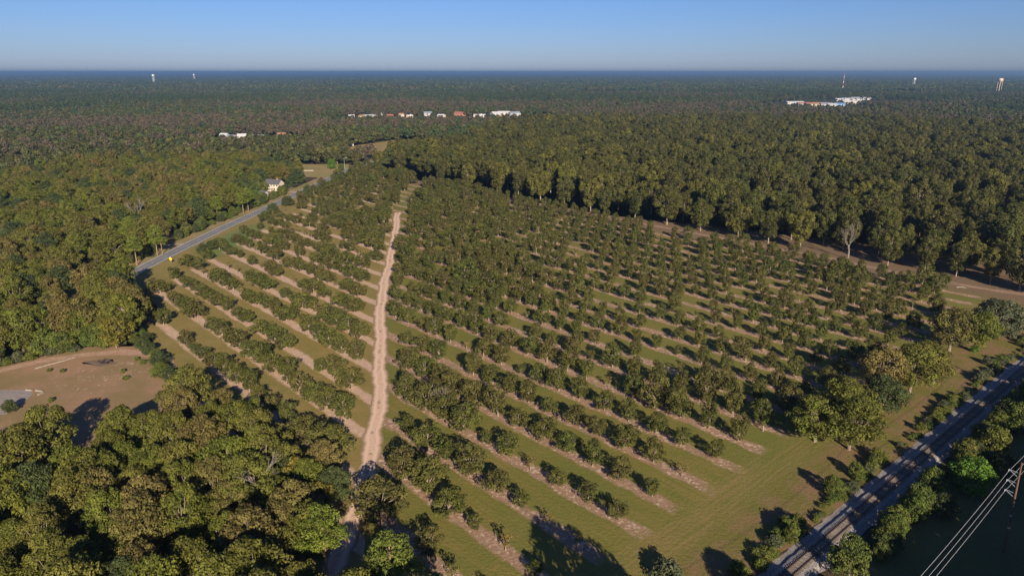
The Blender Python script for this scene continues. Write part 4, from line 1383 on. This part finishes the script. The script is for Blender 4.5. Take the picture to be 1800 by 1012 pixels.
M_DOOR = plain('brown_door', (0.16, 0.09, 0.06), 0.6, 0.1, 2)


def house(name, loc, rz, w, d, h, wall, roof, label, cat='house', pitch=0.45, storeys=1, nwin=3, group=None, chimney=False, flat=False):
    o = empty(name, (loc[0], loc[1], 0.0), rz)
    m_ = MB()
    if flat:
        m_.box(-w / 2, w / 2, -d / 2, d / 2, -0.2, h)
        m_.build('wall', WALLS[wall], o)
        r = MB(); r.box(-w / 2 - .2, w / 2 + .2, -d / 2 - .2, d / 2 + .2, h, h + 0.35); r.box(-w / 2 + .6, w / 2 - .6, -d / 2 + .6, d / 2 - .6, h + 0.35, h + 0.45)
        rf = r.build('roof', ROOFS[roof], o)
        u = MB(); u.box(w * 0.1, w * 0.1 + 2, -1, 1, h + 0.45, h + 1.5); u.build('roof_unit', M_GALV, rf)
    else:
        rh = d / 2 * pitch
        v = [(-w / 2, -d / 2, -0.2), (w / 2, -d / 2, -0.2), (w / 2, d / 2, -0.2), (-w / 2, d / 2, -0.2), (-w / 2, -d / 2, h), (w / 2, -d / 2, h), (w / 2, d / 2, h), (-w / 2, d / 2, h), (-w / 2, 0, h + rh), (w / 2, 0, h + rh)]
        m_.add(v, [(0, 1, 5, 4), (2, 3, 7, 6), (1, 2, 6, 9, 5), (3, 0, 4, 8, 7)])
        m_.build('wall', WALLS[wall], o)
        r = MB(); ov = 0.5; k = rh / (d / 2); e = d / 2 + ov; zt = h + rh + 0.06; ze = zt - k * e
        ww = w / 2 + 0.4
        for sgn in (-1, 1):
            r.add([(-ww, 0, zt), (ww, 0, zt), (ww, sgn * e, ze), (-ww, sgn * e, ze), (-ww, 0, zt + .18), (ww, 0, zt + .18), (ww, sgn * e, ze + .18), (-ww, sgn * e, ze + .18)],
                  [(0, 1, 2, 3), (7, 6, 5, 4), (3, 2, 6, 7), (0, 3, 7, 4), (2, 1, 5, 6)])
        rf = r.build('roof', ROOFS[roof], o)
        if chimney:
            c = MB(); c.box(w * 0.22, w * 0.22 + 0.9, -0.45, 0.45, h, h + rh + 1.4); c.build('chimney', WALLS['brick'], rf)
    sh = h / storeys
    for s_ in range(storeys):
        for i in range(nwin):
            x = (i + 0.5) / nwin * w - w / 2
            if s_ == 0 and i == nwin // 2: continue
            wd = MB(); wd.box(x - 0.55, x + 0.55, -d / 2 - 0.06, -d / 2 - 0.01, s_ * sh + sh * 0.38, s_ * sh + sh * 0.80)
            wo = wd.build('window', M_WINDOW, o)
            fr = MB(); z0, z1 = s_ * sh + sh * 0.38, s_ * sh + sh * 0.80
            fr.box(x - 0.67, x + 0.67, -d / 2 - 0.09, -d / 2 - 0.02, z0 - 0.12, z0); fr.box(x - 0.67, x + 0.67, -d / 2 - 0.09, -d / 2 - 0.02, z1, z1 + 0.1)
            fr.box(x - 0.67, x - 0.55, -d / 2 - 0.09, -d / 2 - 0.02, z0, z1); fr.box(x + 0.55, x + 0.67, -d / 2 - 0.09, -d / 2 - 0.02, z0, z1)
            fr.build('frame', WALLS['white'], wo)
    x = (nwin // 2 + 0.5) / nwin * w - w / 2
    dr = MB(); dr.box(x - 0.5, x + 0.5, -d / 2 - 0.05, -d / 2 - 0.01, 0, 2.1); dr.build('door', M_DOOR, o)
    return tag(o, label, cat, group)


h0 = house('house', G(483, 335), R(-14), 12.5, 8.5, 5.8, 'tan', 'dark', 'large two storey tan house with a dark gabled roof by the road', storeys=2, nwin=5, pitch=0.7, chimney=True)
pg = MB(); pg.box(-3.4, 3.4, -6.6, -4.28, 2.5, 2.8); pg.add([(-3.6, -6.8, 2.8), (3.6, -6.8, 2.8), (0, -6.8, 4.6), (-3.6, -4.27, 2.8), (3.6, -4.27, 2.8), (0, -4.27, 4.6)], [(0, 1, 2), (5, 4, 3), (0, 2, 5, 3), (1, 4, 5, 2)])
pr = pg.build('porch', WALLS['cream'], h0)
for x in (-3.1, -1.0, 1.0, 3.1):
    c = MB(); c.tube([(x, -6.4, 0), (x, -6.4, 2.5)], [0.14, 0.12], 8); c.build('column', WALLS['white'], pr)
house('garage', G(461, 345), R(-14), 7, 6, 2.6, 'grey', 'dark', 'small dark roofed outbuilding in front of the tan house', 'garage', 0.55, 1, 2)
house('house', G(42, 358), R(20), 15, 9, 3.4, 'white', 'dark', 'white walled house with a dark roof among the trees at the left edge', pitch=0.6)
house('house', G(238, 341), R(25), 9, 7, 3.2, 'white', 'dark', 'small house with a dark roof hidden in the left wood', pitch=0.6)
house('barn', G(22, 806), R(8), 11, 9, 3.2, 'grey', 'grey', 'blue grey metal roof showing between the trees at the lower left edge', 'barn', 0.35)
for px, py, w, wall, roof, lab in ((395, 243, 11, 'white', 'white', 'white house at the left end of the row beyond the meadow'), (408, 246, 12, 'white', 'grey', 'white house with a grey roof right of the left end house'), (426, 244, 12, 'white', 'white', 'white house third in the row beyond the left wood'),
                                   (444, 245, 12, 'cream', 'white', 'cream house near the middle of the row'), (458, 246, 14, 'white', 'grey', 'long white house in the row left of the gap'), (496, 242, 13, 'white', 'orange', 'white house with an orange roof at the right end of the row')):
    house('house', G(px, py), R((px * 7) % 50 - 25), w, 8, 4.4, wall, roof, lab, pitch=0.6, storeys=1, group='houses in the row beyond the left wood')
TOWN = [(389, 204, 18, 'white', 'white'), (402, 201, 14, 'white', 'grey'), (440, 206, 20, 'white', 'grey'), (452, 208, 16, 'white', 'white'), (486, 207, 18, 'cream', 'white'), (510, 210, 22, 'grey', 'grey'),
        (597, 199, 16, 'white', 'white'), (618, 208, 14, 'white', 'white'), (636, 208, 12, 'cream', 'orange'), (652, 207, 30, 'white', 'white'), (668, 204, 14, 'grey', 'grey'), (686, 208, 16, 'brick', 'red'),
        (705, 205, 13, 'cream', 'orange'), (714, 212, 12, 'brick', 'orange'), (719, 201, 14, 'white', 'white'), (720, 207, 16, 'cream', 'grey'), (742, 202, 14, 'grey', 'white'), (752, 204, 20, 'white', 'grey'),
        (760, 199, 16, 'brick', 'red'), (776, 208, 18, 'cream', 'white'), (780, 201, 13, 'tan', 'orange'), (797, 202, 24, 'brick', 'red'), (808, 204, 26, 'brick', 'red'), (818, 199, 18, 'white', 'white'),
        (843, 206, 30, 'white', 'white'), (872, 204, 26, 'white', 'white'), (886, 203, 30, 'cream', 'white'), (904, 204, 28, 'white', 'grey'), (880, 208, 18, 'brick', 'orange'), (934, 198, 12, 'white', 'white'), (868, 181, 20, 'white', 'white')]
for i, (px, py, w, wall, roof) in enumerate(sorted(TOWN)):
    flat_ = (i % 3 == 0) and w > 14
    house('town_building', G(px, py), R((px * 13) % 70 - 35), w * 0.85, 9 if w < 20 else 13, 5.6 if w > 15 else 4.6, wall, roof, '%s walled building with a %s roof, %s from the left in the far town' % ({'brick': 'red'}.get(wall, wall), roof, ordinal(i + 1)), 'building', 0.5, 1, 4, 'buildings of the far town', flat=flat_)
YARDS = [(1396, 184, 60, 'white', 'white', 'long white shed at the left end of the far works'), (1414, 186, 46, 'cream', 'red', 'pinkish long shed of the far works'), (1426, 187, 40, 'cream', 'orange', 'orange roofed shed of the far works'), (1440, 186, 50, 'brick', 'orange', 'orange and red shed in the middle of the far works'),
         (1452, 187, 38, 'white', 'grey', 'grey roofed shed right of the orange sheds'), (1462, 188, 26, 'white', 'white', 'small white shed beside the blue one'), (1474, 187, 30, 'blue', 'blue', 'blue shed at the right end of the near works'),
         (1480, 178, 55, 'white', 'white', 'white hall at the left of the far warehouses'), (1496, 177, 70, 'white', 'grey', 'long grey white warehouse'), (1512, 176, 70, 'white', 'white', 'bright white warehouse right of the grey one'), (1530, 174, 50, 'white', 'white', 'white warehouse near the right end'),
         (1548, 173, 40, 'cream', 'white', 'last small warehouse of the far group'), (1494, 182, 60, 'cream', 'white', 'pale low building below the warehouses')]
for px, py, w, wall, roof, lab in YARDS:
    house('warehouse', G(px, py), R((px * 11) % 30 - 15), w * 0.9, 20, 6.2, wall, roof, lab, 'warehouse', 0.3, 1, 5)
house('shed', G(617, 256), R(10), 7, 6, 3, 'white', 'dark', 'small shed at the end of the meadow path', 'shed', 0.6, 1, 1)
# small things on the lawn
for px, py, L, lab in ((540, 301, 12, 'low pale wall on the lawn beyond the tan house'),):
    m_ = MB(); m_.box(-L / 2, L / 2, -0.3, 0.3, 0, 0.9); m_.box(-L / 2 - .1, L / 2 + .1, -0.4, 0.4, 0.9, 1.05); o = m_.build('low_wall', M_CONC, None, (*G(px, py), 0.08)); o.rotation_euler = (0, 0, 0.1); tag(o, lab, 'wall')
def street_pole(px, py, h, label, lamp):
    o = empty('street_lamp' if lamp else 'utility_pole', (*G(px, py), 0.06))
    m_ = MB(); m_.tube([(0, 0, -.2), (0, 0, h)], [0.16, 0.10], 8); m_.build('pole', M_GALV if lamp else M_POLE, o)
    m_ = MB()
    if lamp:
        m_.tube([(0, 0, h - .3), (0.9, 0, h), (1.9, 0, h)], [0.07, 0.06, 0.05], 6); m_.build('arm', M_GALV, o)
        l = MB(); l.box(1.7, 2.6, -.18, .18, h - .12, h + .08); l.build('lamp_head', WALLS['white'], o)
    else:
        m_.box(-1.2, 1.2, -.07, .07, h - .9, h - .72); m_.build('crossarm', M_POLE, o)
    tag(o, label, 'lamp' if lamp else 'pole')
street_pole(606, 297, 11, 'pale street lamp beside the bend of the road', True)
street_pole(558, 300, 9, 'utility pole on the lawn beyond the house', False)
street_pole(562, 300, 9, 'second utility pole right beside the first', False)
street_pole(551, 299, 6, 'short pole left of the utility pole pair', False)

# towers far off
M_TANK = plain('white_tank_paint', (0.80, 0.79, 0.76), 0.5, 0.05, 0.1)
M_TANKT = plain('tan_tank_paint', (0.62, 0.48, 0.36), 0.6, 0.08, 0.1)
def water_tower(x, y, h, r, label, mat, legs=6):
    o = empty('water_tower', (x, y, 0))
    t = MB(); t.lathe([(0.1, h - 1.9 * r), (r * .55, h - 1.75 * r), (r, h - 1.2 * r), (r, h - 0.45 * r), (r * .75, h - 0.12 * r), (r * .3, h), (0.05, h + .1)], 20); t.build('tank', mat, o)
    m_ = MB(); m_.tube([(0, 0, -1), (0, 0, h - 1.8 * r)], [r * .16, r * .16], 8); m_.build('riser', mat, o)
    for i in range(legs):
        a = i * 6.283 / legs; m_ = MB(); m_.tube([(math.cos(a) * r * 1.15, math.sin(a) * r * 1.15, -1), (math.cos(a) * r * .98, math.sin(a) * r * .98, h - 1.1 * r)], [r * .045, r * .04], 6); m_.build('leg', mat, o)
    m_ = MB(); m_.lathe([(r * 1.02, h - 1.15 * r), (r * 1.12, h - 1.15 * r), (r * 1.12, h - 1.05 * r), (r * 1.02, h - 1.05 * r)], 20); m_.build('catwalk', mat, o)
    tag(o, label, 'water tower')
def at_dist(px, d): return ((px - CXP) / FPX * d * CT, d)
water_tower(*at_dist(1762, 3000), 66, 8.5, 'pale tan water tower near the right end of the horizon', M_TANKT)
water_tower(*at_dist(1610, 4200), 58, 6.5, 'small white water tower left of the tan one', M_TANK)
water_tower(*at_dist(268, 5200), 74, 7.5, 'white water tower on the horizon at upper left', M_TANK)
water_tower(*at_dist(340, 7000), 72, 6.5, 'tiny white tank on the horizon right of the upper left tower', M_TANK)
M_RED = plain('mast_red', (0.55, 0.10, 0.06), 0.6, 0.05, 0.1)
mx, my = at_dist(1485, 3300)
mo = empty('radio_mast', (mx, my, 0))
for i in range(8):
    s_ = MB(); z0, z1 = i * 10.5, (i + 1) * 10.5; q = 1.1 - i * 0.05
    for k_ in range(3):
        a = k_ * 2.094; s_.tube([(math.cos(a) * q, math.sin(a) * q, z0), (math.cos(a) * q, math.sin(a) * q, z1)], [0.32, 0.32], 4)
        for z in range(4):
            b = a + 2.094; zz = z0 + z * 2.6
            s_.tube([(math.cos(a) * q, math.sin(a) * q, zz), (math.cos(b) * q, math.sin(b) * q, zz + 2.6)], [0.14, 0.14], 4)
    s_.build('mast_section', M_RED if i % 2 else M_TANK, mo)
tag(mo, 'red and white radio mast above the warehouses', 'mast')

# ------------------------------------------------------------------ air
hz = MB(); hz.box(-BIG - 500, BIG + 500, -4500, BIG + 500, -1.0, 112.0)
hm = bpy.data.materials.new('pale_blue_haze'); hm.use_nodes = True
hn = hm.node_tree; hn.nodes.clear()
ho = hn.nodes.new('ShaderNodeOutputMaterial'); hv = hn.nodes.new('ShaderNodeVolumePrincipled')
hv.inputs['Color'].default_value = (0.52, 0.79, 1.0, 1)
hv.inputs['Density'].default_value = 1.0e-4
hv.inputs['Anisotropy'].default_value = 0.55
hn.links.new(hv.outputs[0], ho.inputs['Volume'])
tag(hz.build('haze', hm), 'thin blue haze lying over the whole plain', 'haze', kind='stuff')
